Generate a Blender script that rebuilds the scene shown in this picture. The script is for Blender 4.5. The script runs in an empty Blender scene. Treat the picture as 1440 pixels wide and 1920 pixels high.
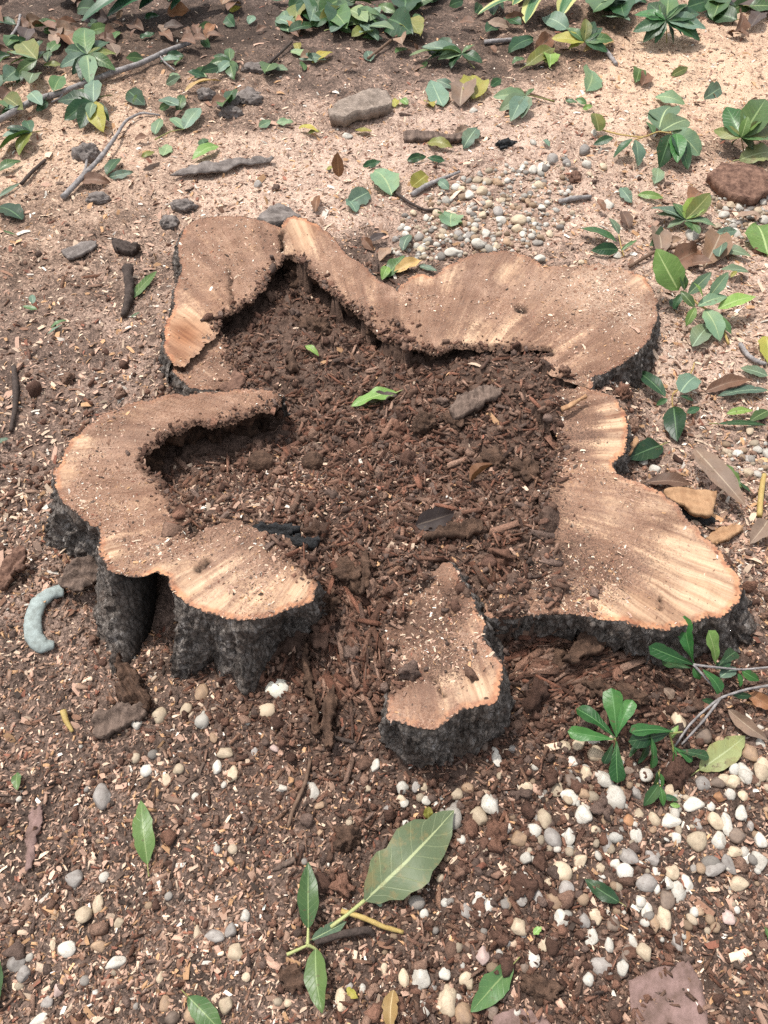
import bpy, math, random
import numpy as np
from mathutils import Vector, Matrix
from mathutils.geometry import delaunay_2d_cdt

# ------------------------------------------------------------------ camera, light, exposure
SC = bpy.context.scene
COL = SC.collection
CAM_H, PITCH, FPX = 1.35, math.radians(54), 1442.0
cam = bpy.data.cameras.new('camera'); cam_o = bpy.data.objects.new('camera', cam); COL.objects.link(cam_o)
cam.sensor_fit = 'VERTICAL'; cam.sensor_height = 24; cam.lens = 24 * FPX / 1920
cam.clip_start = 0.02; cam.clip_end = 2000
cam_o.location = (0, 0, CAM_H); cam_o.rotation_euler = (math.pi / 2 - PITCH, 0, 0)
SC.camera = cam_o
SUN_EL, SUN_AZ = math.radians(67), math.radians(-48)          # azimuth from +Y towards +X
w = bpy.data.worlds.new('World'); SC.world = w; w.use_nodes = True
nt = w.node_tree; bg = nt.nodes['Background']
sky = nt.nodes.new('ShaderNodeTexSky'); sky.sky_type = 'NISHITA'; sky.sun_disc = False
sky.sun_elevation = SUN_EL; sky.sun_rotation = SUN_AZ; sky.dust_density = 3.0; sky.air_density = 1.0
hz = nt.nodes.new('ShaderNodeHueSaturation'); hz.inputs['Saturation'].default_value = .26          # thin bright cloud: the sky is nearly white
nt.links.new(sky.outputs[0], hz.inputs['Color']); nt.links.new(hz.outputs[0], bg.inputs[0]); bg.inputs[1].default_value = 0.15
sun = bpy.data.lights.new('sun', 'SUN'); sun_o = bpy.data.objects.new('sun', sun); COL.objects.link(sun_o)
sun.energy = 2.4; sun.angle = math.radians(1.2); sun.color = (1, 0.95, 0.88)
sd = Vector((math.sin(SUN_AZ) * math.cos(SUN_EL), math.cos(SUN_AZ) * math.cos(SUN_EL), math.sin(SUN_EL)))
sun_o.rotation_euler = sd.to_track_quat('Z', 'Y').to_euler()
SC.view_settings.view_transform = 'Standard'; SC.view_settings.look = 'None'
SC.view_settings.gamma = 1; SC.view_settings.use_curve_mapping = False; SC.view_settings.exposure = 0.66
SC.cycles.max_bounces = 6; SC.cycles.use_denoising = False

rng = np.random.default_rng(7); random.seed(7)
# ------------------------------------------------------------------ measuring the place
sP, cP = math.sin(PITCH), math.cos(PITCH)
def at(u, v, z=0.0):
    """the point at height z that the photograph shows at (u, v)"""
    u = np.asarray(u, float); v = np.asarray(v, float)
    a = (u - 720) / FPX; k = (v - 960) / FPX
    t = (CAM_H - z) / (sP + k * cP)
    return np.stack([a * t, (cP - k * sP) * t, np.broadcast_to(z, t.shape) + 0 * t], -1)
def pix(x, y, z=0.0):
    d = y * cP + (CAM_H - z) * sP
    return 720 + FPX * x / d, 960 - FPX * (y * sP - (CAM_H - z) * cP) / d
def depth(x, y, z=0.0): return y * cP + (CAM_H - z) * sP

def _h(i, j, k):
    n = (i * 374761393 + j * 668265263 + k * 2147483647) & 0xFFFFFFFF
    n = ((n ^ (n >> 13)) * 1274126177) & 0xFFFFFFFF
    n = ((n ^ (n >> 16)) * 2246822519) & 0xFFFFFFFF
    return ((n ^ (n >> 15)) & 0xFFFF) / 65535.0
def vnoise(x, y, z=0.0, s=0):
    """smooth value noise, -1..1"""
    x, y, z = np.broadcast_arrays(np.asarray(x, float), np.asarray(y, float), np.asarray(z, float))
    i = np.floor(x).astype(np.int64); j = np.floor(y).astype(np.int64); k = np.floor(z).astype(np.int64)
    f = x - i; g = y - j; h = z - k; k = k + s * 101
    f = f * f * (3 - 2 * f); g = g * g * (3 - 2 * g); h = h * h * (3 - 2 * h)
    def pl(kk):
        a = _h(i, j, kk) * (1 - f) + _h(i + 1, j, kk) * f
        b = _h(i, j + 1, kk) * (1 - f) + _h(i + 1, j + 1, kk) * f
        return a * (1 - g) + b * g
    return (pl(k) * (1 - h) + pl(k + 1) * h) * 2 - 1
def fbm(x, y, z=0.0, oct=4, s=0):
    r = 0; a = 1.0; f = 1.0
    for o in range(oct):
        r = r + a * vnoise(np.asarray(x) * f + 3.1 * o, np.asarray(y) * f + 7.7 * o, np.asarray(z) * f, s + o); a *= .5; f *= 2.03
    return r / 1.8
def shepard(px, py, ctrl, sig, bgv=None, bgw=0.02):
    """gaussian-weighted mean of control values"""
    num = np.full(px.shape, (bgv or 0) * bgw); den = np.full(px.shape, bgw)
    for (a, b, val) in ctrl:
        wt = np.exp(-((px - a) ** 2 + (py - b) ** 2) / (2 * sig * sig)) + 1e-9
        num += wt * val; den += wt
    return num / den
def pmap(ctrl, sig=0.13):
    P = at([c[0] for c in ctrl], [c[1] for c in ctrl], 0.0)
    return [(P[i, 0], P[i, 1], c[2]) for i, c in enumerate(ctrl)]
def inpoly(px, py, poly):
    ins = np.zeros(px.shape, bool); n = len(poly)
    for i in range(n):
        x1, y1 = poly[i][:2]; x2, y2 = poly[(i + 1) % n][:2]
        if y1 == y2: continue
        c = ((y1 > py) != (y2 > py)) & (px < (x2 - x1) * (py - y1) / (y2 - y1) + x1)
        ins ^= c
    return ins

# ------------------------------------------------------------------ ground height
FLOOR = [(400,880,.02),(340,900,.03),(480,850,.02),(540,830,.04),(650,880,.05),(600,960,.06),(750,900,.05),(850,850,.045),(700,800,.03),(600,780,.03),
 (560,700,.03),(500,650,.02),(560,600,.0),(640,660,.03),(720,710,.04),(820,740,.05),(900,760,.06),(950,730,.075),(1000,710,.09),(1050,715,.098),(900,820,.06),
 (960,830,.075),(1000,800,.09),(950,950,.06),(930,1020,.08),(960,1100,.10),(1000,1020,.11),(1010,930,.10),(700,1000,.08),(650,1050,.10),(760,1050,.11),(850,1000,.09),
 (800,1130,.14),(770,1180,.135),(720,1120,.11),(640,1110,.085),(660,1200,.05),(600,1230,.015),(620,1320,.0),(700,1290,.03),(560,1270,0),(960,1200,.0),(1050,1235,0.015),(1150,1250,.01),
 (1000,1320,.0),(940,1360,0),(400,985,.11),(450,965,.11),(520,980,.125),(580,1010,.125),(610,1060,.10),(470,720,.05),(290,1230,-.02),(260,1200,-.03),(1320,940,.02)]
_FC = pmap([(u, v, z) for u, v, z in FLOOR])
_FC = [(at(u, v, z)[0], at(u, v, z)[1], z) for u, v, z in FLOOR]
ROT = pmap([(400,880,.9),(480,850,.9),(600,900,.6),(650,960,.6),(750,900,.8),(850,850,.9),(700,800,.8),(560,700,.9),(500,650,.9),(560,600,1),(640,640,1),(720,680,1),(820,740,1),
 (900,780,1),(980,850,1),(1000,800,.6),(1000,720,.3),(950,950,1),(930,1020,1),(960,1100,1),(1060,1080,.3),(700,1000,.7),(650,1060,1),(760,1050,.7),(850,1000,.7),(720,1130,.9),(640,1120,1),
 (660,1200,1),(600,1230,1),(620,1320,1),(700,1290,1),(560,1270,.7),(960,1200,1),(1050,1235,1),(1150,1250,1),(1000,1320,1),(940,1360,.9),(850,1600,.4),(1000,1780,.45),(1050,1850,.6),(900,1700,.4),(300,1650,.05),(300,1500,.1),(1250,1550,.15),
 (1000,1480,.35),(650,1500,.35),(600,1420,.4),(300,1300,.25),(100,900,.3),(60,600,.2)])
SAW = pmap([(1300,130,1),(1400,60,.85),(1150,200,.95),(1000,250,.8),(850,230,.75),(700,280,.75),(560,320,.85),(450,350,.85),(300,340,.7),(150,270,.85),(60,230,.85),(200,420,.55),(100,450,.5),
 (60,550,.40),(150,600,.48),(250,560,.5),(230,680,.5),(80,700,.34),(150,740,.34),(300,700,.55),(60,820,.42),(40,950,.4),(100,60,.12),(400,60,.1),(600,100,.25),(450,200,.5),(900,100,.25),(1000,80,.35),
 (700,120,.4),(780,60,.2),(1300,400,.75),(1300,620,.75),(1350,760,.75),(1250,850,.6),(1400,880,.5),(900,350,.65),(1100,350,.75),(150,1200,.4),(100,1120,.4),(60,1300,.3),(200,1450,.25),(100,1600,.25),
 (300,1700,.28),(500,1650,.3),(700,1800,.25),(450,1450,.25),(1000,1600,.18),(1200,1600,.22),(1400,1650,.25),(1350,1850,.15),(1000,1850,.05),(850,1600,.1),(1000,1250,.02),(640,1250,.05),(700,900,.42),
 (600,950,.55),(500,900,.42),(560,1000,.4),(800,1000,.35),(650,820,.1),(560,650,.03),(900,800,.08),(1000,900,.03),(950,1080,.03),(750,1050,.22),(480,700,.3),(700,1080,.15)])
def rotm(x, y): return shepard(x, y, ROT, .10, 0.08, .05)
def sawm(x, y): return shepard(x, y, SAW, .12, 0.4, .01)
def base_z(x, y): return shepard(x, y, _FC, .075, 0.0, .12)
def ground_z(x, y, fine=True):
    x = np.asarray(x, float); y = np.asarray(y, float)
    r = rotm(x, y)
    z = base_z(x, y) + .012 * vnoise(x * 4, y * 4, 0, 1) + .006 * vnoise(x * 14, y * 14, 0, 2) * (1 + r)
    z = z + .007 * np.abs(vnoise(x * 22, y * 22, 0, 8)) * np.clip(sawm(x, y) * 1.4 - .3, 0, 1) + (.0035 + .008 * r) * np.abs(vnoise(x * 38, y * 38, 0, 3)) + (.0015 + .005 * r) * vnoise(x * 85, y * 85, 0, 4)
    if fine: z = z + (.001 + .0025 * r) * vnoise(x * 190, y * 190, 0, 5)
    return z
def gz(x, y): return float(ground_z(np.array([x]), np.array([y]), False)[0])
def gat(u, v, lift=0.0):
    """point of the photograph resting on the ground"""
    z = 0.0
    for _ in range(4):
        p = at(u, v, z); z = gz(p[0], p[1]) + lift
    p = at(u, v, z)
    return Vector((p[0], p[1], z))

# ------------------------------------------------------------------ node materials
def S(r, g, b):
    f = lambda c: (c / 255 / 12.92) if c / 255 <= .04045 else ((c / 255 + .055) / 1.055) ** 2.4
    return (f(r), f(g), f(b), 1)
class NB:
    def __init__(self, name):
        self.m = bpy.data.materials.new(name); self.m.use_nodes = True; self.t = self.m.node_tree
        self.b = self.t.nodes['Principled BSDF']; self.out = self.t.nodes['Material Output']
        self.b.inputs['Specular IOR Level'].default_value = 0.25
    def n(self, ty, _props=None, **inp):
        nd = self.t.nodes.new('ShaderNode' + ty)
        for k, v in (_props or {}).items(): setattr(nd, k, v)
        for k, v in inp.items():
            key = k.replace('_', ' ') if isinstance(k, str) else k
            self.set(nd, key, v)
        return nd
    def set(self, nd, key, v):
        s = nd.inputs[key]
        if isinstance(v, bpy.types.NodeSocket): self.t.links.new(v, s)
        elif isinstance(v, bpy.types.Node): self.t.links.new(v.outputs[0], s)
        else: s.default_value = v
    def coord(self, scale=(1, 1, 1), kind='Object'):
        c = self.n('TexCoord'); mp = self.n('Mapping'); self.t.links.new(c.outputs[kind], mp.inputs[0]); mp.inputs['Scale'].default_value = scale
        return mp.outputs[0]
    def noise(self, vec, scale, detail=4, rough=.55, dist=0):
        nd = self.n('TexNoise', Vector=vec, Scale=scale, Detail=detail, Roughness=rough, Distortion=dist); return nd.outputs[0]
    def voro(self, vec, scale, feat='F1'):
        return self.n('TexVoronoi', {'feature': feat}, Vector=vec, Scale=scale)
    def ramp(self, fac, stops, interp='LINEAR'):
        nd = self.n('ValToRGB', Fac=fac); e = nd.color_ramp.elements; nd.color_ramp.interpolation = interp
        while len(e) < len(stops): e.new(.5)
        for i, (p, c) in enumerate(stops):
            e[i].position = p; e[i].color = c if len(c) == 4 else (*c, 1)
        return nd.outputs[0]
    def fr(self, fac, a, b): return self.ramp(fac, [(a, (0, 0, 0, 1)), (b, (1, 1, 1, 1))])
    def mix(self, f, a, b, mode='MIX'):
        nd = self.t.nodes.new('ShaderNodeMix'); nd.data_type = 'RGBA'; nd.blend_type = mode
        for idx, v in ((0, f), (6, a), (7, b)):
            s = nd.inputs[idx]
            if isinstance(v, bpy.types.NodeSocket): self.t.links.new(v, s)
            else: s.default_value = v
        return nd.outputs[2]
    def math(self, op, a, b=0.0, c=None, clamp=False):
        nd = self.t.nodes.new('ShaderNodeMath'); nd.operation = op; nd.use_clamp = clamp
        for i, v in enumerate((a, b) if c is None else (a, b, c)):
            if isinstance(v, bpy.types.NodeSocket): self.t.links.new(v, nd.inputs[i])
            else: nd.inputs[i].default_value = v
        return nd.outputs[0]
    def attr(self, name, out='Fac'): return self.n('Attribute', {'attribute_name': name}).outputs[out]
    def bump(self, h, strength=.5, dist=.002, prev=None):
        nd = self.n('Bump', Height=h, Strength=strength, Distance=dist)
        if prev: self.t.links.new(prev, nd.inputs['Normal'])
        return nd.outputs[0]
    def fin(self, col, rough=.85, bump=None):
        self.set(self.b, 'Base Color', col); self.set(self.b, 'Roughness', rough)
        if bump is not None: self.set(self.b, 'Normal', bump)
        return self.m
G4 = lambda v: (v, v, v, 1)

def mat_ground():
    n = NB('soil_and_sawdust'); c = n.coord()
    saw = n.attr('sawdust'); rot = n.attr('rot')
    v1 = n.voro(n.coord((1, 1, 1.0)), 330); v2 = n.voro(n.coord((1.2, 1, 1)), 150); v3 = n.voro(c, 70)
    patch = n.noise(c, 9, 6, .65); p2 = n.noise(c, 45, 4, .6)
    lvl = n.math('ADD', saw, n.math('MULTIPLY', n.math('SUBTRACT', patch, .5), 1.1))
    lvl = n.math('ADD', lvl, n.math('MULTIPLY', n.math('SUBTRACT', p2, .5), .65))
    r1 = n.n('SeparateColor', Color=v1.outputs['Color']).outputs[0]; r2 = n.n('SeparateColor', Color=v2.outputs['Color']).outputs[1]
    k1 = n.math('ADD', n.math('MULTIPLY', lvl, .72), n.math('MULTIPLY', n.math('SUBTRACT', r1, .5), .42))
    k2 = n.math('ADD', n.math('MULTIPLY', lvl, .72), n.math('MULTIPLY', n.math('SUBTRACT', r2, .5), .38))
    stops = [(.0, (.036, .025, .020)), (.16, (.082, .057, .045)), (.30, (.145, .102, .082)), (.42, (.26, .175, .135)), (.55, (.47, .335, .265)), (.76, (.63, .48, .385))]
    ca = n.ramp(k1, stops); cb = n.ramp(k2, stops)
    col = n.mix(.4, ca, cb)
    # wet looking dark humus where the heart rotted, grey-violet damp earth where the sawdust is thin
    col = n.mix(n.math('MULTIPLY', rot, .7, clamp=True), col, n.mix(n.fr(n.noise(c, 60, 5), .35, .7), (.068, .039, .028, 1), (.195, .12, .087, 1)))
    yel = n.attr('yellow')
    col = n.mix(n.math('MULTIPLY', yel, .8), col, n.mix(1, col, (1.08, 1.0, .80, 1), 'MULTIPLY'))
    b = n.bump(n.math('ADD', v1.outputs['Distance'], n.math('MULTIPLY', v2.outputs['Distance'], 1.2)), .55, .003)
    b = n.bump(n.noise(c, 120, 6, .7), .6, .006, b)
    return n.fin(col, .92, b)

def mat_cut():
    n = NB('sawn_wood'); c = n.coord()
    e = n.attr('edge', 'Vector'); clean = n.attr('clean'); red = n.attr('red')
    sx = n.n('SeparateXYZ', Vector=e); dist = sx.outputs[1]
    grain = n.noise(n.n('Mapping', Vector=e, Scale=(110, 0, 5)).outputs[0], 1, 5, .6, .3)
    rings = n.noise(n.n('Mapping', Vector=e, Scale=(3, 130, 1)).outputs[0], 1, 4, .6, .2)
    streak = n.noise(n.n('Mapping', Vector=e, Scale=(30, 0, 3.2)).outputs[0], 1, 4, .6, .6)
    wood = n.mix(n.fr(streak, .35, .68), (.25, .125, .075, 1), (.55, .37, .235, 1))
    wood = n.mix(n.math('MULTIPLY', n.fr(grain, .42, .7), .5), wood, (.62, .46, .315, 1))
    wood = n.mix(n.math('MULTIPLY', n.fr(rings, .45, .75), .30), wood, (.22, .115, .065, 1))
    wood = n.mix(n.math('MULTIPLY', clean, n.fr(n.math('ADD', streak, n.math('MULTIPLY', n.math('SUBTRACT', n.noise(c, 26, 5, .7), .5), .5)), .34, .62), clamp=True), wood, n.mix(n.fr(grain, .35, .7), (.47, .31, .19, 1), (.66, .485, .33, 1)))
    redw = n.mix(n.fr(grain, .3, .7), (.17, .065, .032, 1), (.36, .165, .08, 1))
    wood = n.mix(red, wood, redw)
    # sapwood pale, then the orange cambium line at the outer rim
    wob = n.math('MULTIPLY', n.math('SUBTRACT', n.noise(c, 40, 3), .5), .012)
    dd = n.math('ADD', dist, wob)
    rim = n.ramp(n.math('MULTIPLY', dd, 40), [(.0, G4(1)), (.34, G4(.9)), (.58, G4(0))])
    wood = n.mix(n.math('MULTIPLY', rim, .85), wood, n.mix(n.fr(n.noise(c, 60, 4), .4, .6), (.30, .11, .055, 1), (.55, .27, .14, 1)))
    # saw dust lying over the wood
    v1 = n.voro(c, 420); v2 = n.voro(c, 190)
    r1 = n.n('SeparateColor', Color=v1.outputs['Color']).outputs[0]; r2 = n.n('SeparateColor', Color=v2.outputs['Color']).outputs[1]
    lv = n.math('ADD', n.math('MULTIPLY', r1, .55), n.math('MULTIPLY', n.noise(c, 16, 5, .65), .75))
    dust = n.ramp(lv, [(.2, (.095, .045, .029)), (.5, (.205, .108, .071)), (.75, (.31, .182, .126)), (.98, (.50, .335, .245))])
    cover = n.math('ADD', n.math('MULTIPLY', n.noise(c, 22, 6, .7), 1.1), n.math('MULTIPLY', n.math('SUBTRACT', r2, .5), .35))
    cover = n.math('SUBTRACT', n.math('ADD', cover, .38), n.math('MULTIPLY', clean, 1.15))
    cover = n.math('ADD', cover, n.math('MULTIPLY', n.math('SUBTRACT', .5, streak), 1.3))
    cover = n.math('ADD', cover, n.math('MULTIPLY', n.math('SUBTRACT', n.noise(c, 6, 3), .5), .9))
    cover = n.fr(cover, .25, .75)
    col = n.mix(n.math('MULTIPLY', cover, .80), wood, dust)
    soilf = n.fr(n.math('ADD', n.math('ADD', n.noise(c, 7, 6, .7), n.math('MULTIPLY', n.math('SUBTRACT', r1, .5), .30)), n.math('MULTIPLY', clean, -.28)), .44, .66)
    col = n.mix(n.math('MULTIPLY', soilf, .62), col, (.15, .082, .054, 1))
    lines = n.noise(n.n('Mapping', Vector=e, Scale=(230, 0, 2.5)).outputs[0], 1, 3, .6, .2)
    col = n.mix(n.math('MULTIPLY', n.fr(lines, .55, .72), .35), col, (.14, .075, .045, 1))
    brk = n.noise(c, 11, 5, .65); col = n.mix(n.fr(brk, .32, .62), col, n.mix(1, col, n.ramp(streak, [(.3, G4(.68)), (.5, G4(1.0)), (.7, G4(1.22))]), 'MULTIPLY'))
    gry = n.noise(c, 5, 4, .6); col = n.mix(n.math('MULTIPLY', n.fr(gry, .5, .72), .22), col, (.25, .175, .14, 1))
    st = n.attr('stain'); stf = n.fr(n.math('ADD', st, n.math('MULTIPLY', n.math('SUBTRACT', n.noise(c, 55, 5, .7), .5), .9)), .42, .75)
    col = n.mix(n.math('MULTIPLY', stf, .85), col, n.mix(n.fr(n.noise(c, 90, 4), .35, .65), (.045, .025, .017, 1), (.14, .078, .052, 1)))
    di = n.attr('dirt'); dif = n.fr(n.math('ADD', di, n.math('MULTIPLY', n.math('SUBTRACT', n.math('MULTIPLY', n.math('ADD', n.noise(c, 40, 6, .7), r1), .5), .5), 1.1)), .36, .70)
    col = n.mix(n.math('MULTIPLY', dif, .9), col, n.mix(r2, (.05, .028, .019, 1), (.15, .088, .062, 1)))
    bk = n.ramp(n.math('MULTIPLY', dd, 40), [(.0, G4(1)), (.09, G4(1)), (.15, G4(0))]); col = n.mix(n.math('MULTIPLY', bk, .9), col, (.045, .033, .027, 1))
    ck = n.attr('crack'); col = n.mix(ck, col, (.022, .013, .009, 1))
    pl = n.attr('pale'); col = n.mix(n.math('MULTIPLY', pl, n.fr(r2, .15, .6)), col, (.50, .36, .265, 1))
    b = n.bump(n.math('ADD', v1.outputs['Distance'], v2.outputs['Distance']), n.math('ADD', n.math('MULTIPLY', cover, .5), .08), .003)
    saw_ = n.n('TexWave', Vector=n.n('Mapping', Vector=c, Rotation=(0, 0, .5)).outputs[0], Scale=38, Distortion=2.5, Detail=3).outputs[0]
    b = n.bump(saw_, .10, .002, b); b = n.bump(grain, .5, .003, b); b = n.bump(n.noise(c, 30, 5, .65), .35, .006, b)
    return n.fin(col, .82, b)

def mat_bark(name='bark', dark=1.0, brown=0.0):
    n = NB(name); c = n.coord(); v = n.voro(n.coord((1, 1, .35)), 80, 'DISTANCE_TO_EDGE')
    g = n.noise(n.coord((1, 1, .5)), 75, 7, .7); f = n.noise(c, 22, 6, .65)
    col = n.ramp(g, [(.30, (.028 * dark, .025 * dark, .023 * dark)), (.46, (.098 * dark, .083 * dark, .072 * dark)), (.58, (.205 * dark, .18 * dark, .16 * dark)), (.72, (.36 * dark, .34 * dark, .325 * dark))])
    col = n.mix(n.math('MULTIPLY', n.fr(f, .46, .64), .6 if brown == 0 else brown), col, (.10, .066, .048, 1))
    crk = n.fr(v.outputs['Distance'], .0, .10); col = n.mix(n.math('SUBTRACT', .6, n.math('MULTIPLY', crk, .6)), col, (.012, .0105, .0095, 1))
    if not brown: col = n.mix(n.math('MULTIPLY', n.attr('char_shade'), .9), col, n.mix(n.fr(f, .45, .7), (.009, .0085, .008, 1), (.028, .024, .021, 1)))      # charred root hollow, its black also painting in the shade under the overhang
    b = n.bump(v.outputs['Distance'], .9, .014); b = n.bump(g, 1, .012, b); b = n.bump(n.noise(c, 230, 5, .7), .7, .003, b)
    return n.fin(col, .88, b)

def mat_rot(name='rotten_wood', k=1.0):
    n = NB(name); c = n.coord((1, 1, .35)); g = n.noise(c, 55, 7, .7); f = n.noise(n.coord(), 14, 5, .6)
    col = n.ramp(g, [(.3, (.009 * k, .006 * k, .0045 * k)), (.52, (.04 * k, .023 * k, .015 * k)), (.7, (.105 * k, .06 * k, .038 * k)), (.85, (.19 * k, .115 * k, .075 * k))])
    col = n.mix(n.math('MULTIPLY', n.fr(f, .5, .7), .5), col, (.02, .014, .011, 1))
    b = n.bump(g, 1, .01); b = n.bump(n.noise(n.coord(), 190, 4, .7), .6, .003, b)
    return n.fin(col, .9, b)

def mat_vcol(name, rough=.8, var=.35, sc=260, bs=.5, bd=.002):
    n = NB(name); c = n.coord(); col = n.attr('col', 'Color')
    g = n.noise(c, sc, 6, .7)
    col = n.mix(var, col, n.mix(1, col, n.ramp(g, [(.3, G4(.45)), (.7, G4(1.25))]), 'MULTIPLY'))
    return n.fin(col, rough, n.bump(g, bs, bd))

def mat_pebble(name, a, b_, dirt=.35):
    n = NB(name); c = n.coord(kind='Object'); rn = n.n('ObjectInfo').outputs['Random']
    off = n.n('Mapping'); n.t.links.new(c, off.inputs[0])
    cmb = n.n('CombineXYZ', X=n.math('MULTIPLY', rn, 50), Y=n.math('MULTIPLY', rn, 31)); n.t.links.new(cmb.outputs[0], off.inputs[1]); c = off.outputs[0]
    col = n.mix(n.fr(n.noise(c, 1.6, 4, .6), .35, .68), (*a, 1), (*b_, 1))
    col = n.mix(n.math('MULTIPLY', n.fr(n.noise(c, 6, 7, .8), .54, .66), .7), col, (.17, .135, .105, 1))
    col = n.mix(n.math('MULTIPLY', n.fr(n.noise(c, 2.2, 5, .7), .58, .74), dirt), col, (.10, .065, .045, 1))
    v = n.math('ADD', n.math('MULTIPLY', rn, .38), .74)
    col = n.mix(1, col, n.n('CombineColor', Red=v, Green=v, Blue=v).outputs[0], 'MULTIPLY')
    b = n.bump(n.noise(c, 4, 5, .6), .12, .12)
    return n.fin(col, .62, b)

def mat_leaf(name, base, alt, vein, rough=.38, patch=.0, patchcol=(.25, .2, .08), trans=.12, thin=.36):
    n = NB(name); uv = n.n('UVMap').outputs[0]; rn = n.n('ObjectInfo').outputs['Random']
    sx = n.n('SeparateXYZ', Vector=uv); s = sx.outputs[0]; t = sx.outputs[1]     # s along 0..1, t across -1..1
    at_ = n.math('ABSOLUTE', t); c = n.coord()
    g = n.noise(c, 28, 5, .65)
    col = n.mix(n.fr(g, .35, .68), (*base, 1), (*alt, 1))
    col = n.mix(n.math('MULTIPLY', n.fr(n.noise(c, 17, 3, .5), .5, .75), .35), col, n.mix(1, col, (1.5, 1.15, .7, 1), 'MULTIPLY'))
    v = n.math('ADD', n.math('MULTIPLY', rn, .62), .56)
    col = n.mix(1, col, n.n('CombineColor', Red=v, Green=v, Blue=v).outputs[0], 'MULTIPLY')
    rn2 = n.math('FRACT', n.math('MULTIPLY', rn, 17.3)); col = n.mix(n.math('MULTIPLY', n.fr(rn2, .55, 1.0), .45), col, n.mix(1, col, (1.7, 1.25, .75, 1), 'MULTIPLY'))
    ph = n.math('MULTIPLY', n.math('SUBTRACT', s, n.math('MULTIPLY', at_, .16)), 9.0)
    side = n.math('ABSOLUTE', n.math('SUBTRACT', n.math('FRACT', ph), .5))
    sv = n.ramp(side, [(.0, G4(.75)), (.07, G4(0))])
    tw = n.math('MULTIPLY', at_, n.math('ADD', n.math('MULTIPLY', s, 1.2), .7))
    mid = n.ramp(tw, [(.0, G4(1)), (.05, G4(.9)), (.085, G4(0))])
    col = n.mix(n.math('MULTIPLY', sv, thin), col, (*vein, 1)); col = n.mix(mid, col, (*vein, 1))
    if patch:
        col = n.mix(n.math('MULTIPLY', n.fr(n.noise(c, 35, 6, .7), .52, .62), patch), col, (*patchcol, 1))
    col = n.mix(n.math('MULTIPLY', n.fr(n.noise(c, 75, 4, .7), .62, .68), .7), col, (.10, .07, .04, 1))
    b = n.bump(n.math('ADD', n.math('MULTIPLY', sv, -.6), n.math('MULTIPLY', n.noise(c, 120, 3), .7)), .35, .002)
    n.fin(col, rough, b); n.b.inputs['Specular IOR Level'].default_value = .36
    if trans:
        tr = n.n('BsdfTranslucent', Color=n.mix(1, col, (1.2, 1.3, .6, 1), 'MULTIPLY')); ms = n.n('MixShader', Fac=trans)
        n.t.links.new(n.b.outputs[0], ms.inputs[1]); n.t.links.new(tr.outputs[0], ms.inputs[2]); n.t.links.new(ms.outputs[0], n.out.inputs[0])
    return n.m

def mat_plain(name, a, b_, scale=60, rough=.8, bs=.5, bd=.003, stretch=(1, 1, 1)):
    n = NB(name); c = n.coord(stretch); g = n.noise(c, scale, 6, .68)
    return n.fin(n.mix(n.fr(g, .34, .68), (*a, 1), (*b_, 1)), rough, n.bump(n.noise(n.coord(), 240, 4, .7), .4, .002, n.bump(g, bs, bd)))

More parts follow.
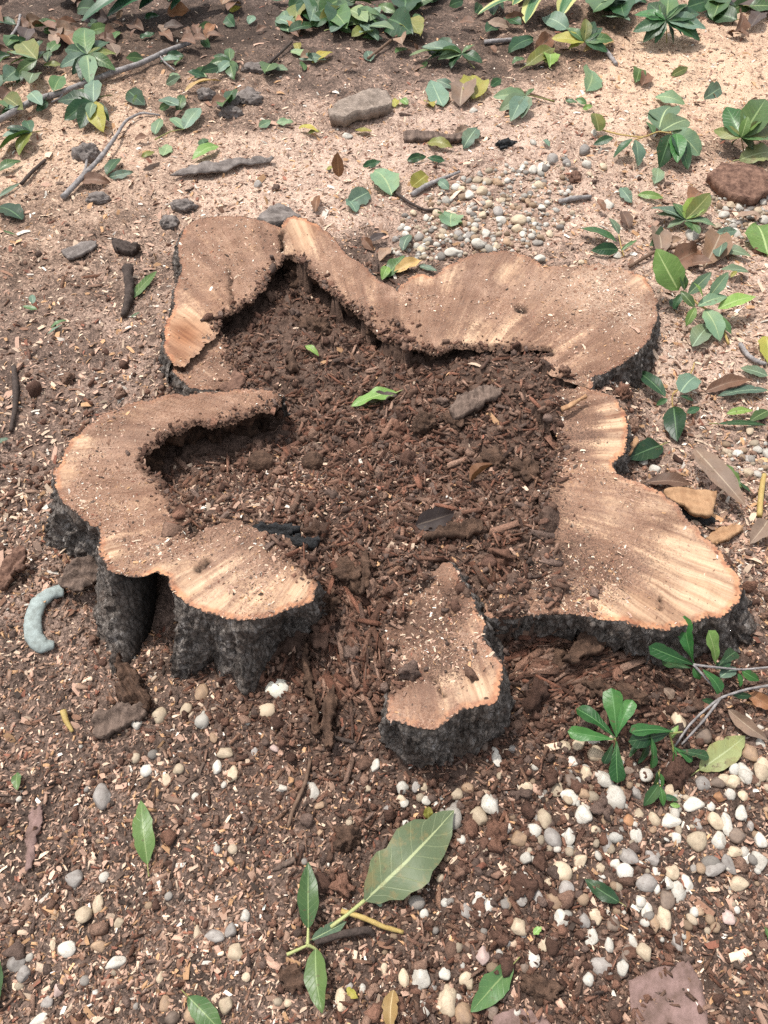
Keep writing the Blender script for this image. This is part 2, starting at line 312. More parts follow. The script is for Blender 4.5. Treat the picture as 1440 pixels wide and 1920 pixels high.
M = {
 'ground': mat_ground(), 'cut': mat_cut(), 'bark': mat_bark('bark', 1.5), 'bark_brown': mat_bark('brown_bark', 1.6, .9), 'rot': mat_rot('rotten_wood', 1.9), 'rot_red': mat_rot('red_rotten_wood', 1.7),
 'chips': mat_vcol('wood_chips', .75), 'clods': mat_vcol('humus', .95, .75, 170, 1.0, .006),
 'W': mat_pebble('white_stone', (.60, .565, .50), (.46, .42, .355), .45), 'C': mat_pebble('cream_stone', (.55, .45, .32), (.44, .34, .24)), 'G': mat_pebble('grey_stone', (.36, .33, .30), (.24, .21, .19), .5),
 'T': mat_pebble('tan_stone', (.40, .27, .17), (.28, .19, .13), .5), 'B': mat_pebble('brown_stone', (.23, .17, .13), (.14, .105, .085), .5), 'P': mat_pebble('pink_stone', (.58, .43, .38), (.46, .34, .30)),
 'O': mat_pebble('orange_stone', (.42, .22, .11), (.30, .15, .08), .3),
 'leaf_dark': mat_leaf('dark_green_leaf', (.018, .062, .026), (.034, .085, .030), (.10, .18, .08), .40),
 'leaf_gloss': mat_leaf('glossy_green_leaf', (.028, .115, .030), (.046, .15, .040), (.12, .25, .09), .36),
 'leaf_green': mat_leaf('green_leaf', (.060, .125, .045), (.085, .165, .055), (.22, .30, .12), .38),
 'leaf_pale': mat_leaf('pale_leaf_underside', (.135, .225, .135), (.175, .27, .15), (.34, .42, .22), .55),
 'leaf_teal': mat_leaf('bluish_leaf_underside', (.115, .19, .135), (.155, .235, .165), (.30, .40, .26), .5),
 'leaf_bright': mat_leaf('bright_green_leaf', (.17, .30, .075), (.22, .37, .10), (.38, .48, .2), .42, trans=.2),
 'leaf_yellow': mat_leaf('yellowing_leaf', (.30, .30, .055), (.38, .33, .07), (.45, .42, .15), .5, .4, (.24, .2, .05), .2),
 'leaf_olive': mat_leaf('olive_leaf', (.12, .155, .04), (.17, .19, .05), (.30, .30, .12), .42, .25, (.2, .15, .05)),
 'leaf_mottled': mat_leaf('mottled_leaf', (.155, .205, .105), (.19, .245, .125), (.38, .42, .22), .5, .75, (.20, .17, .075)),
 'leaf_brown': mat_leaf('dry_brown_leaf', (.135, .075, .050), (.20, .115, .078), (.24, .15, .10), .6, .4, (.12, .065, .04), .05, .35),
 'leaf_rust': mat_leaf('rust_brown_leaf', (.235, .105, .048), (.30, .15, .075), (.33, .18, .09), .55, .3, (.17, .07, .035), .08, .3),
 'leaf_taupe': mat_leaf('taupe_dry_leaf', (.24, .165, .12), (.31, .22, .165), (.36, .28, .2), .65, .3, (.16, .10, .075), .05, .3),
 'leaf_deadgrey': mat_leaf('blackened_leaf', (.055, .038, .034), (.09, .065, .058), (.12, .09, .07), .6, .3, (.04, .025, .02), 0, .3),
 'leaf_tan': mat_leaf('tan_dry_leaf', (.42, .27, .10), (.48, .33, .14), (.5, .38, .2), .6, .4, (.24, .13, .05), .1, .3),
 'stalk': mat_plain('green_stalk', (.20, .22, .07), (.28, .26, .10), 80, .5), 'stalk_pale': mat_plain('pale_stalk', (.32, .36, .14), (.40, .40, .18), 80, .5),
 'twig': mat_plain('grey_twig', (.15, .135, .13), (.36, .335, .325), 70, .85, .8, .004, (1, 1, 1)), 'twig_dark': mat_plain('dark_twig', (.035, .026, .022), (.085, .062, .052), 90, .8, .8, .004),
 'twig_brown': mat_plain('brown_twig', (.10, .06, .04), (.20, .13, .09), 90, .8, .7, .003), 'twig_yellow': mat_plain('yellow_twig', (.36, .24, .08), (.44, .34, .13), 90, .6, .4, .002),
 'stone': mat_plain('weathered_stone', (.17, .135, .11), (.36, .29, .24), 45, .92, 1, .008), 'slate': mat_plain('grey_bark_flake', (.10, .083, .075), (.26, .225, .205), 50, .9, .9, .005),
 'char': mat_plain('charred_wood', (.006, .006, .006), (.035, .035, .037), 110, .6, 1, .006), 'oldwood': mat_plain('weathered_wood', (.05, .034, .027), (.23, .165, .13), 75, .9, 1, .006, (1, .25, 1)),
 'redwood': mat_plain('red_brown_wood', (.07, .036, .026), (.26, .15, .105), 65, .85, 1, .005), 'orange': mat_plain('orange_split_wood', (.27, .145, .075), (.44, .27, .15), 55, .75, .6, .003, (1, .2, 1)),
 'teal': mat_plain('pale_teal_plastic', (.20, .225, .21), (.34, .395, .38), 85, .75, .6, .002), 'paver': mat_plain('pink_concrete', (.12, .078, .062), (.27, .178, .16), 38, .95, .9, .004),
 'shell': mat_plain('white_shell', (.62, .58, .46), (.76, .73, .64), 40, .5, .2, .002), 'fibre': mat_plain('fibrous_rot', (.045, .027, .019), (.16, .095, .064), 60, .95, 1, .012, (1, 1, .4)),
 'strap': None,
}

# ------------------------------------------------------------------ object helpers
def mesh_np(name, verts, faces, attrs=None, mat=None, smooth=True, uv=None):
    """faces: (n,3) or (n,4) array"""
    me = bpy.data.meshes.new(name); verts = np.asarray(verts, np.float32); faces = np.asarray(faces, np.int32)
    k = faces.shape[1]; nf = len(faces)
    me.vertices.add(len(verts)); me.vertices.foreach_set('co', verts.ravel())
    me.loops.add(nf * k); me.loops.foreach_set('vertex_index', faces.ravel())
    me.polygons.add(nf); me.polygons.foreach_set('loop_start', np.arange(0, nf * k, k, dtype=np.int32))
    try: me.polygons.foreach_set('loop_total', np.full(nf, k, np.int32))
    except Exception: pass
    for an, av in (attrs or {}).items():
        av = np.asarray(av, np.float32)
        if av.ndim == 1: a = me.attributes.new(an, 'FLOAT', 'POINT'); a.data.foreach_set('value', av)
        elif av.shape[1] == 3: a = me.attributes.new(an, 'FLOAT_VECTOR', 'POINT'); a.data.foreach_set('vector', av.ravel())
        else: a = me.attributes.new(an, 'FLOAT_COLOR', 'POINT'); a.data.foreach_set('color', av.ravel())
    if uv is not None:
        l = me.uv_layers.new(name='UVMap'); l.data.foreach_set('uv', np.asarray(uv, np.float32)[faces.ravel()].ravel())
    me.update(); me.validate()
    if smooth: me.polygons.foreach_set('use_smooth', np.ones(len(me.polygons), bool))
    if mat: me.materials.append(mat)
    return me
def link(name, me, parent=None, loc=None):
    o = bpy.data.objects.new(name, me); COL.objects.link(o)
    if loc is not None: o.location = loc
    if parent: o.parent = parent
    return o
def tag(o, label=None, cat=None, group=None, kind=None):
    for k, v in (('label', label), ('category', cat), ('group', group), ('kind', kind)):
        if v: o[k] = v
    return o
def gridfaces(nu, nv, wrap=False):
    i = np.arange(nu - 1)[:, None]; j = np.arange(nv if wrap else nv - 1)[None, :]
    a = i * nv + j; b = i * nv + (j + 1) % nv
    return np.stack([a, b, b + nv, a + nv], -1).reshape(-1, 4)
# ------------------------------------------------------------------ the ground
LOBES = []      # filled by the stump: (polygon xy, height function)
def stump_lobes():
    # (u, v, height, edge kind) ; kind o = bark outside, i = rotten inner wall, f = buried edge ; optional bottom pixel, cave depth
    T = {}
    T['far_arm'] = [(342,425,.075,'o'),(372,406,.08,'o'),(410,403,.08,'o'),(460,405,.08,'o'),(505,416,.075,'o'),(532,432,.07,'f'),(530,460,.07,'f'),(530,492,.07,'i'),(512,512,.07,'i'),(490,548,.07,'i'),(465,575,.07,'i'),(437,590,.07,'i'),
        (418,600,.072,'i'),(412,622,.072,'f'),(380,655,.075,'f'),(345,688,.075,'f'),(320,680,.078,'o'),(306,655,.08,'o'),(308,620,.08,'o'),(325,565,.08,'o'),(330,535,.08,'o'),(340,500,.08,'o'),(333,470,.078,'o')]
    T['far_step'] = [(412,615,.06,'i'),(425,640,.055,'i'),(440,668,.055,'i'),(458,700,.05,'i'),(455,728,.05,'i'),(420,728,.05,'o'),(370,730,.055,'o'),(340,715,.055,'o'),(322,690,.06,'o'),(322,650,.06,'f'),(365,625,.06,'f')]
    T['ridge'] = [(527,425,.085,'o'),(540,410,.085,'o'),(566,408,.085,'o'),(600,425,.085,'o'),(630,452,.085,'o'),(655,480,.085,'o'),(690,505,.085,'o'),(720,530,.085,'f'),(745,545,.088,'f'),(800,600,.09,'f'),(770,650,.088,'i'),(725,640,.085,'i'),
        (680,600,.082,'i'),(640,565,.08,'i'),(600,530,.08,'i'),(570,500,.08,'i'),(548,482,.08,'i'),(528,488,.08,'f'),(524,460,.082,'f')]
    T['far_slab'] = [(742,545,.09,'o'),(760,525,.09,'o'),(785,508,.09,'o'),(812,515,.09,'o'),(850,492,.09,'o'),(900,474,.09,'o'),(950,465,.085,'o'),(990,478,.085,'o'),(1020,500,.085,'o'),(1070,500,.085,'o'),(1120,492,.088,'o'),(1180,505,.09,'o'),(1215,525,.09,'o'),(1230,560,.092,'o'),
        (1230,600,.095,'o'),(1215,640,.097,'o'),(1180,672,.10,'o'),(1140,698,.10,'o'),(1112,708,.10,'o'),(1105,728,.10,'f'),(1060,715,.10,'f'),(1010,690,.098,'f'),(1030,662,.095,'f'),(1000,660,.094,'i'),(950,656,.094,'i'),(900,660,.094,'i'),(850,655,.093,'i'),
        (800,660,.092,'i'),(760,650,.09,'i'),(740,600,.09,'f')]
    T['near_slab'] = [(1085,722,.10,'o'),(1125,733,.102,'o'),(1155,745,.105,'o'),(1175,770,.105,'o'),(1178,810,.105,'o'),(1170,850,.108,'o'),(1148,874,.11,'o'),(1160,892,.111,'o'),(1190,905,.112,'o'),(1230,920,.112,'o'),(1262,940,.112,'o'),(1285,968,.112,'o'),(1320,1005,.112,'o'),(1365,1050,.115,'o',(1400,1090)),(1388,1095,.118,'o',(1445,1150)),(1390,1125,.12,'o',(1450,1210)),(1360,1150,.12,'o',(1400,1230)),(1300,1165,.12,'o',(1310,1235)),
        (1240,1185,.12,'o',(1240,1250)),(1180,1175,.12,'o',(1180,1240)),(1130,1160,.12,'o',(1130,1215)),(1060,1150,.12,'o',(1060,1200)),(990,1158,.12,'o',(990,1195)),(940,1165,.12,'o',(940,1190)),(905,1150,.12,'f'),(930,1100,.115,'f'),(990,1060,.11,'f'),(1010,1000,.108,'f'),(1012,950,.108,'i'),(1020,915,.108,'i'),(1032,880,.11,'i'),(1048,840,.108,'i'),(1035,800,.105,'f'),(1000,770,.10,'f'),(1030,740,.10,'f')]
    T['front_lobe'] = [(838,1052,.13,'o',(905,1085)),(862,1078,.135,'o',(930,1120)),(885,1118,.14,'o',(950,1180)),(903,1155,.145,'o',(962,1230)),(908,1195,.15,'o',(965,1290)),(938,1240,.155,'o',(985,1340)),(940,1280,.155,'o',(960,1385)),(930,1315,.155,'o',(905,1420)),(905,1322,.155,'o',(875,1438)),(875,1325,.155,'o',(845,1440)),(850,1345,.155,'o',(825,1442)),
        (820,1368,.155,'o',(800,1438)),(790,1362,.155,'o',(770,1430)),(760,1355,.155,'o',(748,1420)),(728,1352,.15,'o',(725,1405)),(722,1330,.145,'o',(715,1380)),(728,1290,.14,'i'),(735,1240,.13,'f'),(720,1190,.12,'f'),(735,1140,.12,'f'),(790,1080,.125,'f')]
    T['left_lobe'] = [(530,740,0.115,'o'),(500,731,0.115,'o'),(440,736,0.12,'o'),(380,740,0.125,'o'),(300,744,0.13,'o'),(240,756,0.135,'o'),(190,776,0.14,'o'),(150,806,0.145,'o'),(122,842,0.15,'o'),(103,885,0.15,'o'),(100,910,0.15,'o',(72,975)),(117,942,0.1518,'o',(68,1010)),(142,966,0.1536,'o',(95,1032)),(167,982,0.1554,'o',(140,1042)),(188,992,0.1572,'o',(185,1042)),
        (190,1012,0.1608,'o',(172,1120)),(186,1042,0.1644,'o',(170,1200)),(201,1064,0.168,'o',(192,1315)),(213,1076,0.1691,'o',(208,1290),.06),(236,1085,0.1698,'o',(234,1235),.16),(268,1082,0.1716,'o',(266,1215),.14),(294,1075,0.1734,'o',(300,1205),.15),(312,1082,0.1734,'o',(322,1215),.12),(324,1104,0.1752,'o',(282,1302),.02),(346,1130,0.1752,'o',(306,1290)),(378,1145,0.1752,'o',(338,1272),0),(405,1152,0.1752,'o',(385,1252),.0),(430,1158,0.1752,'o',(415,1290),.0),(452,1162,0.1752,'o',(446,1345)),(472,1161,0.1752,'o',(470,1315)),(488,1159,0.1752,'o',(498,1250),.01),
        (515,1153,0.1752,'o',(530,1212),.02),(550,1142,0.1752,'o',(565,1200),.02),(578,1130,0.1752,'o',(600,1180)),(594,1115,0.1734,'o',(625,1140)),(592,1085,0.1698,'i'),(580,1050,0.1644,'i'),(545,1020,0.159,'f'),(500,1000,0.1554,'f'),(450,982,0.1536,'f'),(410,985,0.1536,'f'),(360,1000,0.1536,'i'),(352,968,0.1529,'i'),(332,945,0.1518,'i'),(312,915,0.15,'i'),(298,893,0.148,'i'),
        (279,880,0.146,'i'),(272,860,0.144,'i'),(284,840,0.14,'i'),(306,820,0.136,'i'),(336,800,0.132,'i'),(372,796,0.13,'i'),(420,794,0.126,'i'),(458,781,0.122,'i'),(490,771,0.118,'i'),(514,767,0.115,'i'),(527,756,0.115,'i')]
    return T
CLEAN = [(1310,1090,95,1.15),(1190,1155,80,.85),(1350,1120,60,1.1),(1280,1030,60,.7),(1250,1010,70,.35),(1150,960,70,.4),(1160,790,40,1.05),(1155,845,42,1.05),(1110,790,40,.2),(1230,940,50,.5),(830,1330,60,.45),(905,1300,50,1.0),(840,1270,30,.6),(780,1350,50,.4),
 (420,1070,60,.45),(360,1090,45,.65),(400,1130,50,.6),(500,1130,70,.45),(560,1110,40,.7),(565,425,34,1.1),(560,455,28,.8),(345,440,15,.7),(345,625,48,1.1),(335,660,32,1.0),(400,570,50,.2),(120,880,30,.5),(150,830,35,.45),(250,770,40,.2),(110,910,20,.5),(205,1030,25,.6),
 (860,520,60,.3),(940,510,40,.45),(790,520,25,.6),(960,620,60,.35),(900,640,60,.45),(1010,570,40,.25),(1200,520,30,.6),(1080,860,60,.25),(880,1170,30,.45),(870,1110,25,.5),(1060,920,40,.3),(400,700,35,.25),(300,1078,30,.7),(330,1110,22,.8)]
RED = [(345,630,50,1),(330,660,38,.9),(400,570,45,.4),(420,720,25,.5),(500,745,30,.5),(870,1120,40,.9),(740,1320,40,.6),(800,1350,50,.5),(1080,880,50,.4),(1060,830,40,.3),(430,780,60,.25),(570,430,30,.35),(1100,930,30,.3),(1200,1180,60,.25)]
PALE = [(1120,540,55,.8),(1180,580,40,.7),(1060,530,40,.4),(1000,530,30,.25)]
CRACK = [((372,1068),(388,1052),5),((970,578),(982,580),6),((1022,656),(1034,660),6),((430,505),(436,585),2.5),((529,432),(527,470),2.5),((800,1255),(835,1305),2),((1240,1140),(1242,1120),2)]
def crackmap(u, v):
    r = np.zeros(u.shape)
    for (a, b, w_) in CRACK:
        a = np.array(a, float); d = np.array(b, float) - a; t = np.clip(((u - a[0]) * d[0] + (v - a[1]) * d[1]) / (d @ d), 0, 1)
        q = np.hypot(u - a[0] - t * d[0] + 3 * vnoise(v * .09, u * .03), v - a[1] - t * d[1]); r = np.maximum(r, np.clip(1.5 - q / w_, 0, 1))
    return r
BURY = [(930,1090,75,1),(985,1050,70,1),(1005,980,50,.95),(1040,1100,55,.75),(960,1140,45,.85),(1025,770,45,1),(1000,735,35,1),(1060,705,24,.8),(1015,850,30,.9),(778,1085,42,1),(738,1150,36,1),(730,1215,20,.8),(570,1040,40,.9),(520,1000,36,.8),
 (750,640,26,.8),(690,590,22,.7),(1010,690,26,.9),(940,655,18,.5),(590,1080,20,.6),(350,980,18,.6),(560,500,18,.7),(620,560,18,.6)]
DIRT = [(1040,1060,100,.9),(1130,1080,80,.6),(1010,950,70,.8),(1080,820,60,.55),(1040,760,60,.8),(1080,720,40,.5),(800,1170,75,1),(830,1240,55,.8),(770,1260,45,.75),(850,1120,55,.8),(540,1030,55,.7),(450,1000,60,.5),(600,540,70,.35),(700,580,60,.4),(520,470,40,.4),(480,520,40,.35),(850,610,90,.3),(1000,620,60,.3),(300,820,60,.25),(320,980,60,.3),(1200,1060,90,.4),(400,690,40,.3),(1150,640,70,.25)]
def bury(u, v):
    """rubble and humus heaped over a sawn face, 0..1"""
    return np.clip(blob(u, v, BURY) * 1.55 - .42 + .45 * fbm(u * .03, v * .045, 0, 4, 88), 0, 1.1)
def blob(u, v, B):
    r = np.zeros(u.shape)
    for (a, b, s, k) in B: r = np.maximum(r, k * np.exp(-(((u - a) ** 2 + ((v - b) * 1.25) ** 2) / (2 * (s * .75) ** 2))))
    return r

stump = bpy.data.objects.new('tree_stump', None); COL.objects.link(stump); stump.location = (-.02, 1.05, 0)
tag(stump, 'large sawn-off tree stump with star shaped lobes, dark bark and a rotted hollow heart', 'tree stump')
SOFF = np.array([-.02, 1.05, 0.0])

def catmull(P, n_per):
    """closed Catmull-Rom through rows of P, n_per samples on each segment"""
    out = []; seg = []; N = len(P)
    for i in range(N):
        p0, p1, p2, p3 = P[(i - 1) % N], P[i], P[(i + 1) % N], P[(i + 2) % N]
        t = (np.arange(n_per[i]) / n_per[i])[:, None]
        c = .5 * ((2 * p1) + (-p0 + p2) * t + (2 * p0 - 5 * p1 + 4 * p2 - p3) * t ** 2 + (-p0 + 3 * p1 - 3 * p2 + p3) * t ** 3)
        lin = p1 * (1 - t) + p2 * t
        out.append(.6 * c + .4 * lin); seg += [i] * n_per[i]
    return np.concatenate(out), np.array(seg)
def build_lobe(name, rows, seed):
    N = len(rows)
    top = np.array([at(r[0], r[1], r[2]) for r in rows])
    off = np.zeros((N, 2)); cave = np.zeros(N)
    ctr = top[:, :2].mean(0)
    area = np.sum(top[:, 0] * np.roll(top[:, 1], -1) - np.roll(top[:, 0], -1) * top[:, 1]); sgn = 1 if area > 0 else -1
    tg = np.roll(top[:, :2], -1, 0) - np.roll(top[:, :2], 1, 0); tg /= np.linalg.norm(tg, axis=1)[:, None] + 1e-9
    nrm0 = np.stack([tg[:, 1], -tg[:, 0]], -1) * sgn
    for i, r in enumerate(rows):
        if len(r) > 4:
            b = at(r[4][0], r[4][1], 0.0); off[i] = b[:2] - top[i, :2]
            if len(r) > 5: cave[i] = r[5]
        else: off[i] = nrm0[i] * (.035 if r[3] == 'o' else -.01)
    seglen = np.linalg.norm(np.roll(top, -1, 0) - top, axis=1)
    n_per = np.maximum(2, (seglen / .0042).astype(int))
    P, seg = catmull(np.concatenate([top, off, cave[:, None]], 1), n_per)
    kinds = np.array([r[3] for r in rows])[seg]
    n = len(P); arc = np.concatenate([[0], np.cumsum(np.linalg.norm(np.diff(P[:, :2], axis=0), axis=1))])
    t = np.roll(P[:, :2], -3, 0) - np.roll(P[:, :2], 3, 0); t /= np.linalg.norm(t, axis=1)[:, None] + 1e-9
    nrm = np.stack([t[:, 1], -t[:, 0]], -1) * sgn
    amp = np.where(kinds == 'o', .62, 1.0)
    nz = .006 * vnoise(P[:, 0] * 35, P[:, 1] * 35, 0, seed) + .0045 * vnoise(P[:, 0] * 95, P[:, 1] * 95, 0, seed + 1) + .003 * vnoise(P[:, 0] * 240, P[:, 1] * 240, 0, seed + 2)
    P[:, :2] += nrm * (nz * amp)[:, None]
    bz = P[::4]
    def zf(x, y):
        x = np.asarray(x, float); y = np.asarray(y, float); num = np.zeros(x.shape); den = np.zeros(x.shape)
        for q in bz:
            wt = 1 / ((x - q[0]) ** 2 + (y - q[1]) ** 2 + 1e-5) ** 1.5; num += wt * q[2]; den += wt
        return num / den + .0032 * vnoise(x * 30, y * 30, 0, 30) + .0016 * vnoise(x * 75, y * 75, 0, 31) + .007 * vnoise(x * 9, y * 9, 0, 32)
    LOBES.append((name, P[:, :2].copy(), zf, kinds))
    # top face
    x0, y0 = P[:, :2].min(0); x1, y1 = P[:, :2].max(0); sp = .0065
    gx, gy = np.meshgrid(np.arange(x0, x1, sp), np.arange(y0, y1, sp)); gx = gx.ravel() + rng.uniform(-1, 1, gx.size) * sp * .3; gy = gy.ravel() + rng.uniform(-1, 1, gy.size) * sp * .3
    ins = inpoly(gx, gy, P[:, :2]); gx, gy = gx[ins], gy[ins]
    dm = np.full(gx.shape, 9.0)
    for q in P: dm = np.minimum(dm, (gx - q[0]) ** 2 + (gy - q[1]) ** 2)
    k = dm > (.0035) ** 2; gx, gy = gx[k], gy[k]
    vin = [Vector((a, b)) for a, b in P[:, :2]] + [Vector((a, b)) for a, b in zip(gx, gy)]
    r = delaunay_2d_cdt(vin, [], [list(range(n)) if sgn > 0 else list(range(n))[::-1]], 1, 1e-6)
    V = np.array([(v.x, v.y) for v in r[0]]); F = np.array([f for f in r[2] if len(f) == 3])
    a = V[F[:, 1]] - V[F[:, 0]]; b = V[F[:, 2]] - V[F[:, 0]]; flip = (a[:, 0] * b[:, 1] - a[:, 1] * b[:, 0]) < 0; F[flip] = F[flip][:, ::-1]
    Z = zf(V[:, 0], V[:, 1])
    pu, pv = pix(V[:, 0], V[:, 1], Z); ck = crackmap(pu, pv); Z = Z - .012 * ck
    ob = P[kinds == 'o']; oa = arc[kinds == 'o']; best = np.full(len(V), 9.0); ba = np.zeros(len(V))
    for q, s in zip(ob[::2], oa[::2]):
        d = (V[:, 0] - q[0]) ** 2 + (V[:, 1] - q[1]) ** 2; m = d < best; best[m] = d[m]; ba[m] = s
    dist = np.sqrt(best)
    ib = P[kinds == 'i']; bi = np.full(len(V), 9.0)
    for q in ib[::2]: bi = np.minimum(bi, (V[:, 0] - q[0]) ** 2 + (V[:, 1] - q[1]) ** 2)
    stain = np.clip(1 - np.sqrt(bi) / .038, 0, 1); Z = Z - .007 * np.clip(1 - np.sqrt(bi) / .016, 0, 1) ** 2 * (1 + .8 * vnoise(V[:, 0] * 60, V[:, 1] * 60, 0, 91))
    # a coarse, gently turning grain direction keeps the streaks from breaking where the nearest rim point jumps
    pu, pv = pix(V[:, 0], V[:, 1], Z)
    hc = at(745, 870, .08); dx, dy = V[:, 0] - hc[0], V[:, 1] - hc[1]; rad = np.hypot(dx, dy); edge = np.stack([np.arctan2(dx, -dy if name in ('near_slab', 'front_lobe', 'left_lobe') else dy) * .62 + seed, dist, rad], -1)
    me = mesh_np('cut_face', np.column_stack([V, Z]) - SOFF, F, {'edge': edge, 'clean': blob(pu, pv, CLEAN), 'red': blob(pu, pv, RED), 'pale': blob(pu, pv, PALE), 'crack': ck, 'stain': stain, 'dirt': blob(pu, pv, DIRT)}, M['cut'])
    link('cut_face', me, stump)
    # walls
    Zb = zf(P[:, 0], P[:, 1]) - np.where(kinds == 'i', .007 * (1 + .8 * vnoise(P[:, 0] * 60, P[:, 1] * 60, 0, 91)), 0)
    def wall(idx, kind):
        m = len(idx); R = (64 if name == 'left_lobe' else 38) if kind == 'o' else 24
        q = P[idx]; nn = nrm[idx]; rowsv = []
        base = base_z(q[:, 0] + q[:, 3], q[:, 1] + q[:, 4])
        for j in range(R):
            tt = j / (R - 1)
            if kind == 'o':
                zz = Zb[idx] * (1 - tt) + (np.minimum(base, .02) - .035) * tt
                o = q[:, 3:5] * (.25 * tt + .75 * tt ** 1.8)[..., None] if False else q[:, 3:5] * (.3 * tt + .7 * tt * tt)
                o = o - nn * (q[:, 5] * min(1, tt * 3.2) * (1 - .35 * tt))[:, None]
                s_ = arc[idx]
                sw = s_ + .02 * vnoise(s_ * 14, zz * 20, 0, seed + 14); rid = .007 * (1 - np.abs(vnoise(sw * 62, zz * 11, 0, seed + 7)) * 2.6) + .0055 * (1 - 2.4 * np.abs(vnoise(sw * 85, zz * 60, 0, seed + 8))) + .0035 * vnoise(s_ * 190, zz * 150, 0, seed + 9)
                big = .010 * vnoise(s_ * 11, zz * 10, 0, seed + 10)
                d = (rid * min(1, tt * 5 + .12) + big * min(1, tt * 2) + .003 * min(1, tt * 12))
            else:
                zz = Zb[idx] * (1 - tt) + (base - .05) * tt
                s_ = arc[idx]; o = 0 * q[:, 3:5]
                d = -.055 * np.sin(min(1, tt * 1.5) * math.pi / 2) + (.028 * vnoise(s_ * 18, zz * 26, 0, seed + 11) + .018 * vnoise(s_ * 50, zz * 55, 0, seed + 12) + .008 * vnoise(s_ * 130, zz * 140, 0, seed + 13)) * min(1, tt * 4)
            xy = q[:, :2] + o + nn * d[:, None]
            rowsv.append(np.column_stack([xy, zz]))
        Vw = np.concatenate(rowsv) - SOFF; Fw = gridfaces(R, m)
        if sgn > 0: Fw = Fw[:, ::-1]
        nm, mt = ('bark', 'bark') if kind == 'o' else ('rotten_wall', 'rot')
        link(nm, mesh_np(nm, Vw, Fw, {'char_shade': np.tile(np.clip((q[:, 5] - .03) / .05, 0, 1), R)}, M[mt], False), stump)  # char follows cave depth, so the recess shade is painted in with it
    gk = np.where(kinds == 'o', 'o', 'i'); st = [i for i in range(n) if gk[i] != gk[i - 1]]
    if not st: wall(np.arange(n + 1) % n, gk[0]); return
    for a_, b_ in zip(st, st[1:] + [st[0] + n]):
        wall(np.arange(a_, b_ + 1) % n, gk[a_])
for si, (nm, rows) in enumerate(stump_lobes().items()): build_lobe(nm, rows, 40 + si * 17)

# ground sheet, finer where it is nearer
NR, NC = 560, 500
kk = np.linspace(1.05, -.84, NR); yy = CAM_H * (cP - kk * sP) / (sP + kk * cP)
ss = np.linspace(-1, 1, NC); X = ss[None, :] * (.74 * (yy * cP + CAM_H * sP) + .12)[:, None]; Y = np.repeat(yy[:, None], NC, 1)
X += rng.uniform(-1, 1, X.shape) * .0008
Zg = ground_z(X, Y)
for nm, poly, zf, kinds in LOBES:
    bb = (X > poly[:, 0].min()) & (X < poly[:, 0].max()) & (Y > poly[:, 1].min()) & (Y < poly[:, 1].max())
    ix = np.where(bb); ins = inpoly(X[ix], Y[ix], poly); ix = (ix[0][ins], ix[1][ins])
    zt = zf(X[ix], Y[ix]); B = bury(*pix(X[ix], Y[ix], zt)); rough_ = ground_z(X[ix], Y[ix]) - base_z(X[ix], Y[ix])
    Zg[ix] = np.where(B > .02, zt - .012 + .030 * np.minimum(B, 1) + rough_ * .6 * B, np.minimum(Zg[ix], zt - .03))
edge = np.minimum(np.minimum(np.arange(NR), np.arange(NR)[::-1])[:, None], np.minimum(np.arange(NC), np.arange(NC)[::-1])[None, :])
Zg = np.where(edge < 6, Zg - (6 - edge) * .02, Zg)
YEL = pmap([(1300,130,1),(1420,200,.7),(60,230,.9),(150,270,.6),(500,300,.15),(900,300,.05),(1200,500,.2)])
gme = mesh_np('ground', np.column_stack([X.ravel(), Y.ravel(), Zg.ravel()]), gridfaces(NR, NC), {'sawdust': sawm(X, Y).ravel(), 'rot': rotm(X, Y).ravel(), 'yellow': shepard(X, Y, YEL, .35, 0, .15).ravel()}, M['ground'])
tag(link('ground', gme), kind='structure')
big = mesh_np('soil', [(-400, -400, -.035), (400, -400, -.035), (400, 400, -.035), (-400, 400, -.035)], [(0, 1, 2, 3)], {'sawdust': np.full(4, .3), 'rot': np.full(4, .2), 'yellow': np.zeros(4)}, M['ground'])
tag(link('surrounding_soil', big), kind='structure')
# ------------------------------------------------------------------ loose litter: chips, clods, splinters (nobody could count these)
def top_z(x, y):
    global BUR
    z = ground_z(x, y, False); on = np.zeros(x.shape, bool); BUR = np.zeros(x.shape, bool)
    for nm, poly, zf, kinds in LOBES:
        bb = (x > poly[:, 0].min()) & (x < poly[:, 0].max()) & (y > poly[:, 1].min()) & (y < poly[:, 1].max())
        ix = np.where(bb)[0]
        if not len(ix): continue
        ix = ix[inpoly(x[ix], y[ix], poly)]
        if len(ix):
            zt = zf(x[ix], y[ix]); B = bury(*pix(x[ix], y[ix], zt)); cov = B > .38; BUR[ix] |= cov
            z[ix] = np.maximum(np.where(on[ix], z[ix], -1), np.maximum(zt, zt - .012 + .030 * np.minimum(B, 1))); on[ix] = True
    return z, on
def fan(n, k0=.80, k1=-.72, wid=.60):
    k = rng.uniform(k1, k0, n); y = CAM_H * (cP - k * sP) / (sP + k * cP)
    x = rng.uniform(-1, 1, n) * (wid * (y * cP + CAM_H * sP) + .05)
    return x, y
def rotmats(n, tilt=.5):
    a = rng.uniform(0, 2 * math.pi, n); tx = rng.normal(0, tilt, n); ty = rng.normal(0, tilt, n)
    def R(ax, an):
        c, s = np.cos(an), np.sin(an); m = np.zeros((n, 3, 3)); i, j = [(1, 2), (2, 0), (0, 1)][ax]
        m[:, ax, ax] = 1; m[:, i, i] = c; m[:, j, j] = c; m[:, i, j] = -s; m[:, j, i] = s; return m
    return R(2, a) @ R(0, tx) @ R(1, ty)
PAL = np.array([(.60,.45,.33),(.47,.30,.22),(.46,.27,.145),(.21,.115,.075),(.24,.10,.065),(.05,.034,.026),(.72,.65,.56),(.33,.21,.15),(.12,.08,.06)])
